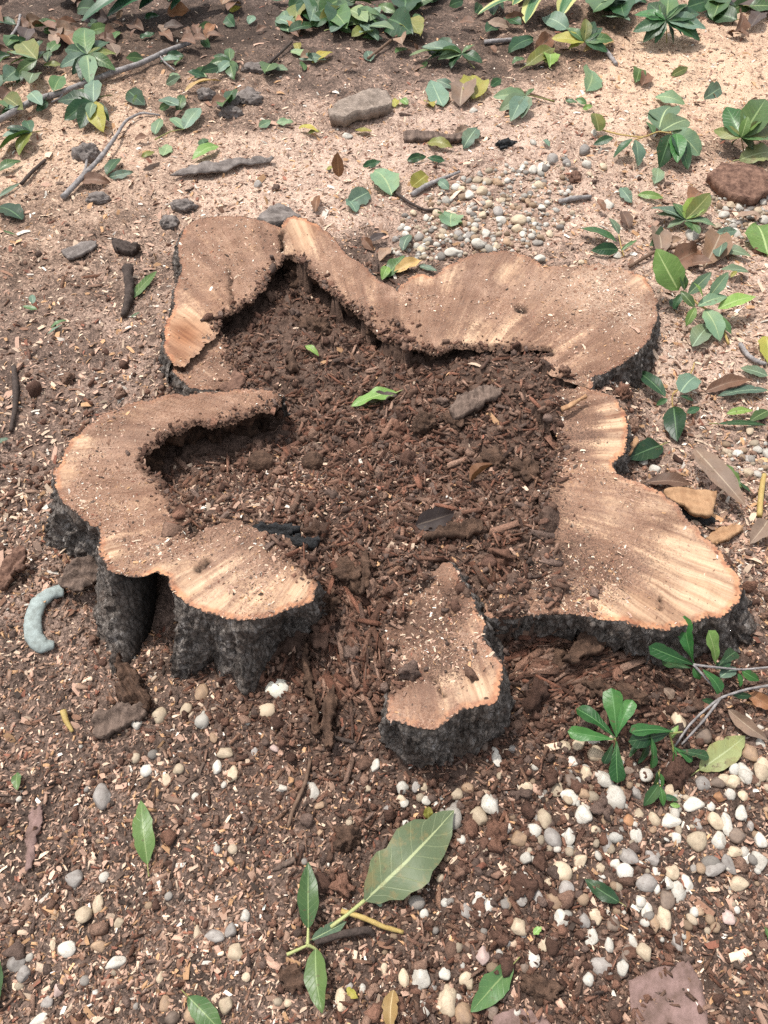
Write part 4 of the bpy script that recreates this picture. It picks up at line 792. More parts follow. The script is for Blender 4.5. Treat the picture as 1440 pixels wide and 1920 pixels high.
def pebble(u, v, wpx, hpx, code='W', label=None, yaw=None, sink=.35):
    global npeb
    p = gat(u, v); k = FPX / depth(p.x, p.y, p.z); elev = math.atan2(CAM_H, math.hypot(p.x, p.y)); fs = .35 + .65 * math.sin(elev)
    a = wpx / k / 2 * .97; b = hpx / k / 2 / fs * .97; c = min(a, b) * rng.uniform(.6, .85)
    o = link('pebble', PEB[npeb % len(PEB)], None, (p.x, p.y, p.z + c * (1 - 2 * sink))); npeb += 1
    o.scale = (a, b, c); o.rotation_euler = (rng.normal(0, .14), rng.normal(0, .14), (rng.normal(0, .3) if yaw is None else yaw))
    o.material_slots[0].link = 'OBJECT'; o.material_slots[0].material = M[code]
    ph = min(PZ, key=lambda q: (q[0] - u) ** 2 + (q[1] - v) ** 2)[2]
    sz = 'large' if wpx * hpx > 1350 * (k / 1150) ** 2 else 'small'
    lab = label or f"{sz} {CN[code]} pebble {ph}"
    tag(o, lab, 'pebble', 'pebbles of the broken gravel around the stump'); PCOUNT.setdefault(lab, []).append((v, o))
    TAKEN.append((p.x, p.y, max(a, b))); return o
FR = """68 78 50 50 W,75 132 45 40 W,15 157 35 50 G,160 122 42 38 W,122 70 35 45 G,152 70 28 32 C,275 100 50 45 C,315 75 50 40 T,398 138 70 75 W,355 182 75 75 C,305 212 38 38 W,290 270 36 36 W,530 75 55 50 C,465 228 35 50 W,508 268 75 60 T,562 235 60 60 W,600 195 55 75 C,632 265 65 85 G,693 265 45 75 W,405 270 35 60 G,535 340 48 48 W,645 75 60 65 C,700 45 50 65 B,697 110 78 58 W,748 95 45 45 T,748 175 68 68 W,833 188 50 55 T,862 115 88 100 W,915 200 40 50 O,943 93 45 60 G,955 175 45 50 C,980 28 55 60 W,1075 90 60 50 C,1012 195 45 55 C,1075 205 80 65 W,945 255 52 55 W,1095 262 45 45 W,835 290 50 90 G,868 362 40 40 W,912 385 35 30 W,915 330 70 65 G,1003 338 48 62 G,735 350 65 48 C,658 395 95 82 C,683 458 60 65 G,638 495 85 60 T,522 443 65 80 W,357 482 38 42 W,392 517 40 58 W,358 547 30 32 W,310 540 45 65 G,518 497 45 45 G,578 487 45 55 G,665 562 55 65 W,752 575 50 55 G,795 555 60 60 C,505 597 62 60 C,605 657 55 60 C,778 632 55 75 W,843 665 38 55 W,858 590 50 60 B,930 650 40 65 W,975 687 65 70 C,910 690 50 80 B,560 718 48 72 W,525 742 42 60 B,370 708 52 75 P,820 747 100 70 G,895 745 52 62 W,140 783 78 80 W,230 772 50 50 W,310 795 60 72 C,238 872 75 105 C,295 920 90 85 T,405 910 50 55 B,765 793 45 50 W,985 540 40 65 W,1045 560 70 90 C,1015 585 45 65 T,1060 495 60 75 B,1100 470 60 80 W,985 435 90 65 G,1060 437 50 50 W,1080 392 60 55 C,1020 390 35 40 W,1135 430 45 65 W,1175 278 75 85 C,1240 200 60 75 C,1285 215 45 85 W,1340 168 45 60 W,1160 138 85 55 W,1225 145 32 40 W,1250 58 55 45 B,1305 52 70 50 C,1355 25 65 75 W,1410 15 60 70 C,1192 62 60 55 G,1345 105 40 40 C,1255 112 45 45 O,1255 275 65 62 W,1325 255 70 55 B,1315 312 60 40 C,1410 272 50 62 W,1290 360 50 80 G,1235 375 90 55 G,1330 432 75 50 C,1405 348 60 68 W,1360 340 35 45 W,1290 565 50 60 P,1095 650 55 75 G,1135 632 35 55 O,960 500 45 45 W,150 905 45 60 W,75 790 45 70 C,185 825 30 35 G"""
for q in FR.split(','):
    a = q.split(); pebble(720 + float(a[0]) / 2, 1440 + float(a[1]) / 2, float(a[2]) / 2 * 1.04, float(a[3]) / 2 * 1.04, a[4])
# the top of the near gravel
for q in "1060 1400 26 28 C,1085 1395 30 26 C,1100 1450 24 30 C,1118 1415 38 34 C,1115 1390 34 24 W,1133 1462 32 34 W,1072 1428 26 22 W,1095 1368 24 20 C,930 1420 20 44 W,938 1455 16 14 C,960 1405 22 18 G,910 1400 26 22 B,1065 1495 30 30 C,1095 1525 38 30 W,1265 1440 40 30 G,1320 1470 26 26 G,1272 1350 32 40 C,1180 1445 24 18 B,1145 1385 22 22 C,1320 1382 34 30 B,1350 1390 20 20 T,1405 1412 34 32 T,1425 1395 20 22 W,1395 1450 30 38 W,1428 1440 32 38 C,1360 1465 34 24 C".split(','):
    a = q.split(); pebble(*map(float, a[:4]), a[4])
LEFT = [(190,1492,38,54,'G','large smooth oval pale grey pebble alone on the chip-covered soil'),(142,1648,40,34,'G','round dusty grey pebble above the cream pair on chip-covered soil'),(158,1716,34,36,'C','round cream pebble touching a pointed one on chip-covered soil'),(184,1697,24,34,'C','pointed yellowish pebble leaning on a round cream one'),
 (128,1780,40,30,'W','long white pebble lying slanted on chips at the near corner'),(218,1807,42,26,'W','flat white pebble with one pointed end on chips'),(32,1808,38,30,'G','grey angular pebble at the near corner beside a rounder one'),(48,1826,28,30,'G','rounder grey pebble tucked below an angular one'),(110,1855,20,24,'P','single pink pebble on dark soil at the near corner'),
 (90,1880,26,22,'G',None),(75,1912,44,22,'W',None),(440,1785,34,32,'C','yellowish pitted pebble below the dark hole in the soil'),(403,1756,44,26,'G','grey bone shaped stone beside the dark hole in the soil'),(434,1745,24,28,'G','round grey pebble touching the bone shaped stone'),(460,1718,20,26,'W','small white pebble above the bone shaped stone'),
 (310,1884,22,34,'T',None),(322,1908,34,26,'B',None),(425,1885,32,32,'C',None),(365,1900,34,38,'T',None),(640,1876,28,44,'C','upright cream pebble next to the tip of the drooping oval leaf'),(462,1832,20,18,'C',None),(300,1835,14,26,'C',None),(100,1770,12,24,'C',None),(225,1730,22,20,'C',None),(105,1712,18,24,'T',None),(370,1750,14,30,'C',None),
 (188,1775,34,26,'T',None),(422,1412,34,24,'C','cream pebble above the two white ones under the burnt lobe'),(408,1438,20,28,'W','white wedge shaped pebble under the burnt lobe'),(438,1452,24,36,'C',None),(335,1443,24,22,'C',None),(313,1463,18,32,'C',None),(300,1342,36,34,'C','flat pinkish cream stone beside the dark bark block'),(258,1357,26,24,'W','pale stone pressed against the dark bark block'),
 (350,1330,22,28,'C',None),(378,1300,28,36,'T','sand coloured stone between the burnt root legs'),(470,1340,20,14,'C',None),(462,1358,22,12,'W',None),(402,1382,18,26,'T',None),(705,1436,20,28,'W','lone white pebble on the soil below the front lobe'),(588,1482,24,36,'W','white pointed pebble on the soil short of the big blotched leaf'),(600,1510,22,16,'T',None),
 (478,1410,14,20,'G',None),(515,1403,20,14,'P',None),(690,1478,16,14,'C',None),(752,1500,22,20,'C',None),(655,1850,16,16,'G',None),(680,1855,14,20,'W',None),(720,1815,18,26,'C',None),(570,1835,16,18,'C',None),(540,1880,18,16,'C',None),(600,1560,14,18,'T',None)]
for u, v, a, b, c, lb in LEFT: pebble(u, v, a, b, c, lb)
# behind the stump
for q in "882 268 18 16 W,887 210 18 16 W,1000 268 14 14 W,1096 285 24 16 G,1113 250 14 18 W,1000 320 18 18 W,978 322 13 13 W,932 342 18 17 T,905 360 24 18 C,880 368 20 22 W,912 342 20 16 C,895 340 20 14 C,835 378 22 16 W,865 355 18 14 C,933 400 22 24 G,938 415 24 16 W,973 415 34 22 C,970 432 24 18 C,898 460 32 20 W,880 445 18 16 G,930 462 16 14 C,950 455 18 20 T,980 440 14 14 W,940 495 18 16 W,850 475 36 16 W,1012 487 24 16 W,1030 440 16 16 C,1062 308 18 14 G,1035 300 26 20 G,1100 310 22 16 W,1130 315 18 16 C,1105 328 12 12 C,858 412 16 14 C,838 425 18 16 W,820 402 20 16 C,800 410 14 12 W,870 420 16 14 T,787 445 14 20 W,790 470 18 14 C,760 440 16 14 W,742 450 16 12 G,905 405 16 14 C,915 385 18 14 C,940 378 16 14 C,960 390 14 12 T,860 440 20 16 G,828 445 14 14 C,850 395 16 12 W,775 400 14 14 C,808 385 16 12 T,890 432 16 14 C,912 440 20 18 W,1000 415 14 12 C,1010 350 22 14 C,990 380 14 14 T,1015 390 16 14 W,1140 385 20 24 W,1298 444 28 22 W,1355 405 26 16 W,1380 440 16 20 W,1400 400 20 14 G,1395 380 18 16 W,1420 398 18 16 C,1430 415 20 18 W,1410 425 18 16 C,1385 420 16 12 G,1345 425 16 14 C,1430 380 16 14 W,1370 385 18 14 C,1385 390 14 12 W,1405 445 16 14 C,1360 392 12 12 W,1226 881 24 20 W,1382 852 22 16 W,1402 862 16 18 G,1420 845 20 18 W,1436 852 20 22 W,1402 888 26 20 C,1405 808 16 24 C,1205 868 22 16 W,1420 890 16 16 W,1440 880 14 18 C,652 258 22 12 W,485 348 18 14 G,1158 480 18 14 W,1090 493 14 10 C".split(','):
    a = q.split(); pebble(*map(float, a[:4]), a[4])
hand = npeb
# smaller stones between them, still singly placed
def fill(poly, want, rpx, codes, tries=6000):
    got = 0
    us = [p[0] for p in poly]; vs = [p[1] for p in poly]
    for _ in range(tries):
        if got >= want or npeb >= 298: break
        u, v = rng.uniform(min(us), max(us)), rng.uniform(min(vs), max(vs))
        if not inpoly(np.array([u]), np.array([v]), poly)[0]: continue
        p = gat(u, v); k = FPX / depth(p.x, p.y, p.z); s = rng.uniform(*rpx)
        if any((p.x - t[0]) ** 2 + (p.y - t[1]) ** 2 < (t[2] * .85 + s / k / 2) ** 2 for t in TAKEN): continue
        pebble(u, v, s * rng.uniform(.85, 1.2), s * rng.uniform(.8, 1.1), codes[rng.integers(len(codes))]); got += 1
fill([(1000,1470),(1120,1440),(1440,1470),(1440,1700),(1250,1760),(1120,1740),(1000,1640)], 14, (13, 20), 'WCCGTT')
# the gravel too small to tell apart
gp = []
for poly, num in (([(1000,1440),(1120,1400),(1440,1430),(1440,1720),(1250,1770),(1100,1760),(950,1640)], 140), ([(730,470),(760,400),(900,320),(1060,290),(1080,400),(1000,470),(880,480),(800,500)], 520), ([(1330,370),(1440,370),(1440,450),(1360,450)], 130), ([(1340,820),(1440,820),(1440,910),(1350,900)], 40), ([(760,1480),(1000,1440),(980,1900),(700,1900)], 60), ([(0,1400),(700,1400),(700,1900),(0,1900)], 30)):
    us = [p[0] for p in poly]; vs = [p[1] for p in poly]; U = rng.uniform(min(us), max(us), num * 2); Vv = rng.uniform(min(vs), max(vs), num * 2); k = inpoly(U, Vv, poly)
    gp += list(zip(U[k][:num], Vv[k][:num]))
gp = np.array(gp); P0 = at(gp[:, 0], gp[:, 1], .0); z, on = top_z(P0[:, 0], P0[:, 1]); k = ~on; P0 = P0[k]; z = z[k]; n = len(P0); L = rng.lognormal(math.log(.0064), .32, n)
GC = np.array([(.5,.46,.40),(.42,.34,.25),(.28,.25,.22),(.30,.21,.14),(.58,.55,.49)]); cc = GC[rng.integers(0, 5, n)] * rng.uniform(.6, 1.05, (n, 1))
merge('fine_gravel', I1[0], I1[1], np.column_stack([P0[:, 0], P0[:, 1], z + L * .2]), np.column_stack([L * rng.uniform(.8, 1.3, n), L * rng.uniform(.8, 1.2, n), L * rng.uniform(.55, .85, n)]), .3, np.column_stack([cc, np.ones(n)]), M['chips'], .05, True,
      label='fine rounded gravel lying between the larger pebbles')

# ------------------------------------------------------------------ single loose things
tube_obj_ = tube_obj
def twig(label, px, rad, mat='twig', name='twig', nz=.06, branches=()):
    o = tube_obj(name, upoints(px), rad, M[mat], None, 9, nz); tag(o, label, 'twig')
    for bp, br in branches: tube_obj('side_shoot', upoints(bp), br, M[mat], o, 6, nz, o.location)
    return o
twig('long thick grey branch lying across the sawdust in the far corner', [(-30,240,.02),(0,224,.02),(60,190,.022),(120,172,.02),(200,140,.022),(270,117,.02),(310,96,.02),(357,80,.02)], [.011, .0105, .0095, .008], 'twig', 'branch', .05, [([(298,103,.02),(310,118,.015),(328,132,.008)], [.004, .003]), ([(120,172,.02),(112,185,.01),(96,192,.006)], [.004, .003])])
twig('bent grey twig with forked foot lying on the far soil', [(118,370,.01),(150,336,.018),(185,300,.03),(215,260,.03),(235,226,.02),(265,211,.012),(300,216,.008)], [.009, .007, .005, .003], 'twig', 'twig', .08, [([(150,336,.018),(160,318,.02),(163,300,.012)], [.006, .004])])
twig('forked brown twig among the gravel behind the stump', [(772,366,.006),(800,347,.012),(830,335,.012),(862,322,.008)], [.009, .007, .004], 'twig', 'twig', .08)
twig('thin dark twig ending behind the notch of the stump', [(740,360,.008),(768,380,.012),(795,394,.010),(826,394,.006)], [.005, .004, .006], 'twig_dark')
twig('grey stub of a stick on the gravel behind the stump', [(1048,378,.008),(1075,372,.010),(1108,369,.008)], [.007, .008, .006], 'twig', 'stick')
twig('pale straight stick lying on the dark far soil', [(908,79,.01),(940,76,.012),(976,74,.01)], [.008, .008, .007], 'twig', 'stick')
twig('short pale stick pointing down from the yellow leaf', [(1134,92,.015),(1145,106,.01),(1156,121,.006)], [.008, .007], 'twig', 'stick')
twig('bluish grey curved twig on the shavings beside the wide slab', [(1388,645,.006),(1400,664,.010),(1415,676,.010),(1436,683,.008)], [.006, .006, .005], 'twig')
twig('lone black stick on the damp soil away from the stump', [(26,688,.006),(30,730,.008),(28,770,.008),(20,808,.006)], [.006, .008, .006, .004], 'twig_dark', 'stick')
twig('black gnarled stick standing by a grass blade near the far arm', [(238,500,.03),(243,540,.018),(240,570,.014),(231,593,.008)], [.014, .013, .011, .008], 'twig_dark', 'stick', .15)
twig('brown thin root running from the soil by the front lobe', [(540,1552,.006),(548,1520,.010),(572,1470,.010),(582,1425,.008)], [.003, .0035, .003], 'twig_brown')
twig('short yellow green shoot on chips near the dark bark block', [(118,1332,.014),(124,1352,.012),(136,1372,.006)], [.006, .005, .003], 'twig_yellow', 'shoot', .03)
twig('dark brown curved twig under the two-leaved twig', [(590,1768,.008),(640,1752,.012),(690,1742,.012),(700,1752,.006)], [.004, .006, .005], 'twig_dark')
twig('yellow brown twig crossing the dark curved twig', [(640,1708,.012),(680,1720,.016),(720,1738,.012),(756,1748,.006)], [.004, .004, .003], 'twig_yellow')
twig('thin dark twig on the rubble before the front lobe', [(605,1378,.006),(640,1386,.010),(665,1392,.006)], [.0035, .0035], 'twig_dark')
twig('yellow green stem poking up beside the charred lump', [(1424,968,.006),(1426,935,.014),(1430,905,.02),(1433,890,.02)], [.006, .006, .005], 'twig_yellow', 'stem', .03)
twig('dark forked twig by the far green heap', [(500,122,.01),(525,100,.014),(548,78,.012)], [.006, .005, .004], 'twig_dark')
twig('bare brown twig trailing from the pale fan of leaves', [(940,178,.01),(985,172,.014),(1040,191,.008)], [.005, .004, .003], 'twig_brown')
twig('brown twig behind the wide slab among dead leaves', [(1180,500,.01),(1230,470,.016),(1290,460,.012),(1330,440,.01)], [.005, .005, .004], 'twig_brown')
twig('dark thin stick in the wet far soil', [(40,345,.008),(60,322,.012),(85,300,.008)], [.006, .005], 'twig_dark')
twig('grey dead stalk in the far corner litter', [(20,70,.02),(34,50,.03),(38,28,.03)], [.006, .005], 'twig')
twig('brown straight twig on the far leaf litter', [(690,110,.01),(740,70,.02),(800,36,.02)], [.006, .004], 'twig_brown')

slab_px = lambda s: [tuple(map(float, p.split(','))) for p in s.split()]
b = slab('stone_block', 'rectangular weathered stone block dusted with sawdust behind the stump', 'stone block', slab_px('614,206 636,186 668,174 700,165 724,170 738,190 712,203 680,208 645,219 618,215'), .036, M['stone'], 0, .002, .0045)
slab('stone_slab', 'flat dark stone slab poking out behind the far arm', 'stone', slab_px('480,408 500,392 520,385 545,392 562,402 552,414 520,418 492,416'), .025, M['slate'], .02, .006, .004)
slab('bark_strip', 'long flat dark bark strip on the sawdust behind the far arm', 'bark', slab_px('318,326 360,308 420,300 470,297 516,293 512,300 455,308 420,320 370,326'), .006, M['slate'], 0, .01, .004)
slab('wood_scrap', 'dark flat board scrap half buried in sawdust behind the stump', 'wood scrap', slab_px('756,248 770,244 800,248 840,250 872,248 868,260 830,262 790,260 757,262'), .016, M['oldwood'], 0, .002, .003)
slab('bark_chunk', 'big reddish bark chunk resting on the gravel behind the stump', 'bark', slab_px('1326,326 1352,312 1390,312 1425,320 1450,335 1446,352 1418,366 1390,362 1362,350'), .03, M['redwood'], .012, .006, .0028, (.05, .18))
slab('bark_flake', 'flat grey bark flake on pale sawdust above the black stick', 'bark', slab_px('114,470 135,460 160,452 180,450 178,462 150,478 125,484'), .010, M['slate'], 0, .008, .003)
slab('bark_piece', 'dark brown angular bark piece near the black stick', 'bark', slab_px('208,446 225,447 245,455 260,462 255,470 235,468 214,464'), .02, M['twig_dark'], 0, .008, .005)
slab('bark_piece', 'pale bark slab lying with flakes on the far soil', 'bark', slab_px('400,190 430,172 470,165 490,172 470,185 440,195 412,203'), .012, M['slate'], 0, .006, .004)
lump('bark_lump', 'grey jagged bark lump on the far dark soil', 'bark', 482, 133, 48, 22, M['slate'], .8, .3)
lump('bark_lump', 'dark round bark lump on the sawdust by the pale bark slab', 'bark', 386, 183, 34, 24, M['slate'], .9, .3)
lump('bark_lump', 'shaggy grey bark lump below the pale bark slab', 'bark', 470, 190, 44, 30, M['slate'], .7, .3)
lump('bark_lump', 'broken dark bark lump nearest the bent twig side of the pale bark slab', 'bark', 435, 215, 40, 26, M['slate'], .8, .3)
lump('rock', 'dark grey rock beside the foot of the bent grey twig', 'rock', 186, 376, 46, 24, M['slate'], .8, .25)
lump('bark_lump', 'black crusty bark lump behind the corner of the far arm', 'bark', 348, 392, 48, 28, M['slate'], .9, .3)
lump('bark_lump', 'crumbling dark bark lump trailing beside the far arm', 'bark', 318, 420, 34, 34, M['slate'], .7, .3)
lump('bark_lump', 'brown bark lump by the bent twig', 'bark', 165, 295, 44, 38, M['slate'], .9, .3)
lump('wood_lump', 'blackened wood scrap on the sawdust by the gravel', 'wood scrap', 945, 274, 34, 18, M['char'], .8, .5, .4)
lump('stone', 'small red brick fragment on the gravel behind the stump', 'stone', 1078, 335, 22, 20, M['redwood'], .8, .3)
lump('charred_lump', 'glossy black charred lump next to the orange split wood', 'charcoal', 1306, 966, 64, 36, M['char'], .8, .35, -.4)
slab('wood_flake', 'flat orange split wood plate under the charred lump', 'wood scrap', slab_px('1243,922 1262,912 1300,918 1346,920 1342,945 1335,965 1300,960 1270,942'), .012, M['orange'], .03, .004, .003)
slab('wood_chip', 'large orange wood chip beyond the charred lump', 'wood scrap', slab_px('1325,1008 1345,992 1372,982 1390,985 1388,998 1360,1014 1335,1020'), .014, M['orange'], 0, .004, .003)
slab('wood_flake', 'curved orange splinter at the edge of the small side lobe', 'wood scrap', slab_px('1172,846 1182,828 1196,820 1198,828 1186,845 1176,856'), .010, M['orange'], .01, .004, .002, sp=.005)
slab('bark_plank', 'reddish bark plank at the far side of the teal ring', 'bark', slab_px('-12,1066 14,1044 46,1034 57,1038 50,1062 30,1072 22,1084 -4,1096'), .012, M['redwood'], .012, .004, .005, (.1,.2))
slab('bark_plate', 'curled dark bark plate leaning between the teal ring and the stump', 'bark', slab_px('103,1090 118,1072 140,1056 165,1050 190,1058 188,1074 176,1080 172,1098 158,1094 150,1106 132,1096'), .008, M['oldwood'], .035, .006, .006, (.1, .35))
slab('bark_block', 'dark ribbed bark block lying under the burnt lobe', 'bark', slab_px('172,1352 186,1330 220,1322 262,1320 274,1332 262,1352 225,1362 195,1374 176,1376'), .024, M['oldwood'], .004, .010, .005)
slab('rotten_flake', 'brown crumbling wood flake standing at the burnt root', 'wood scrap', slab_px('214,1250 232,1236 252,1262 275,1290 276,1315 250,1318 222,1310'), .02, M['fibre'], .02, .012, .008, (.1, .25))
slab('paving_scrap', 'purplish flat tile sliver pressed into the chip-covered soil', 'tile', slab_px('52,1545 60,1515 76,1506 82,1530 70,1570 64,1625 52,1630 48,1590'), .004, M['paver'], -.001, .002, .003)
slab('bark_plank', 'flat dusty bark plank on the rubble of the hollow', 'bark', slab_px('842,758 870,735 905,726 944,728 942,742 905,758 868,776 848,778'), .014, M['oldwood'], .012, .005, .004, (0, .08))
slab('wood_flake', 'thin reddish wood sliver at the broken end of the far arm', 'wood scrap', slab_px('402,728 430,715 440,690 462,712 450,732 425,736'), .008, M['redwood'], .05, .004, .003, sp=.006)
slab('wood_flake', 'orange thin sliver on the small side lobe', 'wood scrap', slab_px('1052,765 1075,752 1100,738 1102,742 1078,760 1056,771'), .005, M['orange'], .10 - .07, .002, .002, sp=.005)
for i, (px, lb) in enumerate([('300,1010 330,992 355,978 357,985 335,1002 306,1018', 'brown split splinter on the cut face at the neck of the burnt lobe'), ('570,1190 583,1260 590,1310 602,1370 590,1368 578,1310 566,1240', 'upright fibrous strip of rot between the burnt lobe and the front lobe'), ('605,1330 615,1290 625,1280 628,1330 618,1400 606,1395', 'short fibrous strip of rot beside the longer one'),
   ('680,1040 692,1035 696,1075 685,1110 672,1115', 'thin curved wall of rot standing beside the burnt lobe'), ('540,660 552,655 556,690 548,695 540,690', 'upright brown block of rot below the ridge'), ('1090,1190 1130,1175 1165,1180 1150,1200 1110,1225 1075,1240 1055,1245', 'long dark wedge of rot in the notch beside the front lobe'),
   ('470,985 500,982 555,990 560,1000 510,1000 475,996', 'black charred strip at the rim of the burnt lobe'), ('500,1000 560,1005 600,1015 590,1026 540,1022 505,1014', 'brown layered flake below the black charred strip'), ('790,1000 830,985 910,978 915,990 850,1000 800,1010', 'pale flat flake below the dead leaf in the hollow')]):
    slab('rot_flake', lb, 'rotten wood', slab_px(px), .016, M['char'] if 'charred' in lb else M['fibre'], .01, .008, .006, sp=.007)
for u, v, w_, h_, lb in [(490,873,48,42,'round brown earth ball in the hollow nearest the undercut arm'),(585,872,40,38,'smaller round brown earth ball in the middle of the hollow')]: lump('earth_ball', lb, 'clod', u, v, w_, h_, M['fibre'], .95, .10, 0, .25)
for u, v, w_, h_, lb in [(985,885,44,46,'big crumbly clod beside the rim of the small side lobe'),(925,870,50,40,'dark clod behind the curled dead leaf in the hollow'),(650,1570,46,34,'grey crumbling soil clod short of the big blotched leaf'),(560,1820,1,1,None),(1010,1850,60,34,'wide wet soil clod beside the pink paver'),(1180,1310,60,40,'rotted lump at the far end of the notch'),(1300,700,1,1,None),(660,1080,52,50,'tall rot clod beside the burnt lobe'),(620,1130,46,40,'dark rot clod below the taller one'),(770,650,60,40,'dark rot clod tucked under the wide slab'),(590,620,50,44,'dark rot clod in the cleft under the ridge'),(560,520,50,40,'black rot clod in the deepest cleft of the stump'),(1120,1290,54,34,'broad soil clod in the notch'),(860,795,50,36,'dark clod before the bark plank in the hollow'),(800,795,44,30,'flat dark flake clod in the hollow'),(1045,1245,60,34,'crumbly clod in the notch near the front lobe')]:
    if lb: lump('rot_clod', lb, 'clod', u, v, w_, h_, M['fibre'], .8, .55, rng.uniform(-.5, .5), .3)
slab('bark_flake', 'dark flat bark flake on soil short of the two-leaved twig', 'bark', slab_px('510,1635 540,1608 565,1588 570,1598 550,1618 525,1632'), .006, M['oldwood'], 0, .005, .003)
slab('bark_flake', 'square dark rotten flake below the two-leaved twig', 'bark', slab_px('520,1830 545,1808 568,1815 570,1845 545,1860 522,1858'), .012, M['fibre'], 0, .006, .006)

# teal ring: a bent flat tube half buried among the chips
pts = upoints([(116,1108,.006),(92,1112,.008),(72,1128,.009),(62,1150,.009),(60,1175,.008),(65,1198,.007),(80,1213,.004),(102,1212,-.002)])
V, F = tube(pts, [.015, .016, .017, .0175, .018, .0175, .016, .010], 14, .03); zc = np.mean([p.z for p in pts]); V[:, 2] = zc + (V[:, 2] - zc) * .55; V[:, :2] += .0016 * np.stack([vnoise(V[:, 0] * 90, V[:, 1] * 90, 1), vnoise(V[:, 0] * 90, V[:, 1] * 90, 5)], -1)
o = link('ring_fragment', mesh_np('ring_fragment', V - np.array(pts[0]), F, None, M['teal']), None, pts[0]); tag(o, 'half buried curved piece of pale teal ring among wood chips', 'ring')
# shells
for u, v, s_, lb in [(520,1296,44,'broken white eggshell like fragment with torn edge under the burnt lobe'), (500,1336,34,'curved beige shell below the white fragment')]:
    p = gat(u, v); k = FPX / depth(p.x, p.y, p.z); R = s_ / k / 2; th, ph = np.meshgrid(np.linspace(0, 1.25, 9), np.linspace(0, 2 * math.pi, 23)[:-1], indexing='ij')
    rr = 1 + .22 * np.sin(ph * 3 + 1) * (th / 1.25) ** 2 + .12 * np.sin(ph * 7) * (th / 1.25) ** 3; th = th * rr
    A = np.stack([np.sin(th) * np.cos(ph), np.sin(th) * np.sin(ph) * .85, np.cos(th) * .7 - .35], -1).reshape(-1, 3); Bn = A * .9 + np.array([0, 0, -.02])
    f = gridfaces(9, 22, True); n_ = len(A); rim = np.arange(22) + 8 * 22; rn = np.roll(rim, -1); ff = np.concatenate([f, f[:, ::-1] + n_, np.column_stack([rim, rn, rn + n_, rim + n_])])
    o = link('shell_fragment', mesh_np('shell_fragment', np.concatenate([A, Bn]) * R * 1.15, ff, None, M['shell'] if s_ > 40 else M['C']), None, (p.x, p.y, p.z + R * .35)); o.rotation_euler = (.35, -.2, .4); tag(o, lb, 'shell')
# small whelk like shell
p = gat(381, 1355); k = FPX / depth(p.x, p.y, p.z); R = 28 / k / 2; prof = np.array([(0,-1),(.6,-.85),(.95,-.45),(1,0),(.85,.45),(.5,.8),(.22,1.05),(.2,1.3),(.0,1.38)]); an = np.arange(14) * 2 * math.pi / 14
A = np.stack([prof[:, 0][:, None] * np.cos(an), np.repeat(prof[:, 1][:, None], 14, 1), prof[:, 0][:, None] * np.sin(an) * .85], -1).reshape(-1, 3) * R; A *= (1 + .05 * rng.normal(0, 1, (len(A), 1)))
tag(link('shell', mesh_np('shell', A, gridfaces(9, 14, True), None, M['W']), None, (p.x, p.y, p.z + R * .6)), 'small bright white pear shaped shell under the burnt lobe', 'shell')
# pink paver sunk in the soil
for px, lb in [('1178,1838 1230,1815 1292,1798 1318,1850 1330,1935 1200,1940 1185,1900', 'pink concrete paver edge showing through the soil by the gravel'), ('925,1905 965,1890 1010,1893 1045,1935 920,1940', 'small corner of pink paver at the near edge of the soil')]:
    slab('paver', lb, 'paver', slab_px(px), .03, M['paver'], -.026, .0, .0012, sp=.012)
# red and white scrap
lump('plastic_scrap', 'tiny red and white scrap near the bright sprig', 'scrap', 1430, 474, 16, 14, NB('red_plastic').fin((.35, .02, .04, 1), .4), .7, .4, sub=I2)
# ------------------------------------------------------------------ twigs with leaves still on them
lf = lambda c, lst, z0=.05: [(c[0], c[1], z0, t[0], t[1], t[2], t[3], t[4]) + tuple(t[5:]) for t in lst]
sprig('leafy_sprig', 'rosette of dark and pale leaves on the long grey branch', [[(150,165,.01),(158,130,.03),(163,103,.07)]],
  lf((163,103), [(160,52,.08,.40,'N'),(218,101,.05,.38,'O'),(217,132,.04,.4,'N'),(152,152,.03,.42,'D'),(168,160,.05,.36,'A'),(112,126,.04,.4,'E'),(122,92,.06,.4,'D'),(190,126,.05,.38,'A'),(135,140,.03,.4,'D'),(205,78,.06,.4,'D')], .07))
sprig('leafy_sprig', 'heap of dark leaves hanging over the long grey branch', [[(165,175,.02),(175,195,.05)]],
  lf((175,192), [(108,190,.03,.45,'D'),(120,226,.02,.46,'D'),(150,243,.015,.45,'D'),(176,150,.06,.40,'E'),(184,216,.03,.4,'N'),(205,228,.02,.4,'D'),(195,248,.015,.45,'Y'),(140,170,.04,.4,'N'),(212,180,.03,.4,'N'),(168,222,.04,.4,'A')], .05))
sprig('leafy_sprig', 'low fan of leaves below the tip of the grey branch', [[(75,246,.01),(58,248,.03)]], lf((58,248), [(4,256,.03,.44,'E'),(-8,288,.02,.4,'N'),(36,292,.015,.42,'O'),(48,226,.03,.4,'D'),(10,240,.04,.4,'D')], .03))
sprig('leafy_sprig', 'pale sprig by the edge of the far corner heap', [[(20,95,.02),(70,110,.04)]], lf((70,112), [(15,100,.03,.4,'A'),(20,120,.03,.4,'N'),(60,135,.02,.4,'E'),(95,95,.04,.4,'D'),(40,80,.04,.4,'O'),(30,140,.02,.42,'N')], .05))
sprig('leafy_sprig', 'pale pair of leaves on one stalk short of the stone block', [[(290,262,.008),(320,246,.012),(345,242,.015)]], lf((345,242), [(376,202,.02,.42,'E'),(318,222,.02,.45,'A'),(330,238,.01,.4,'A')], .015))
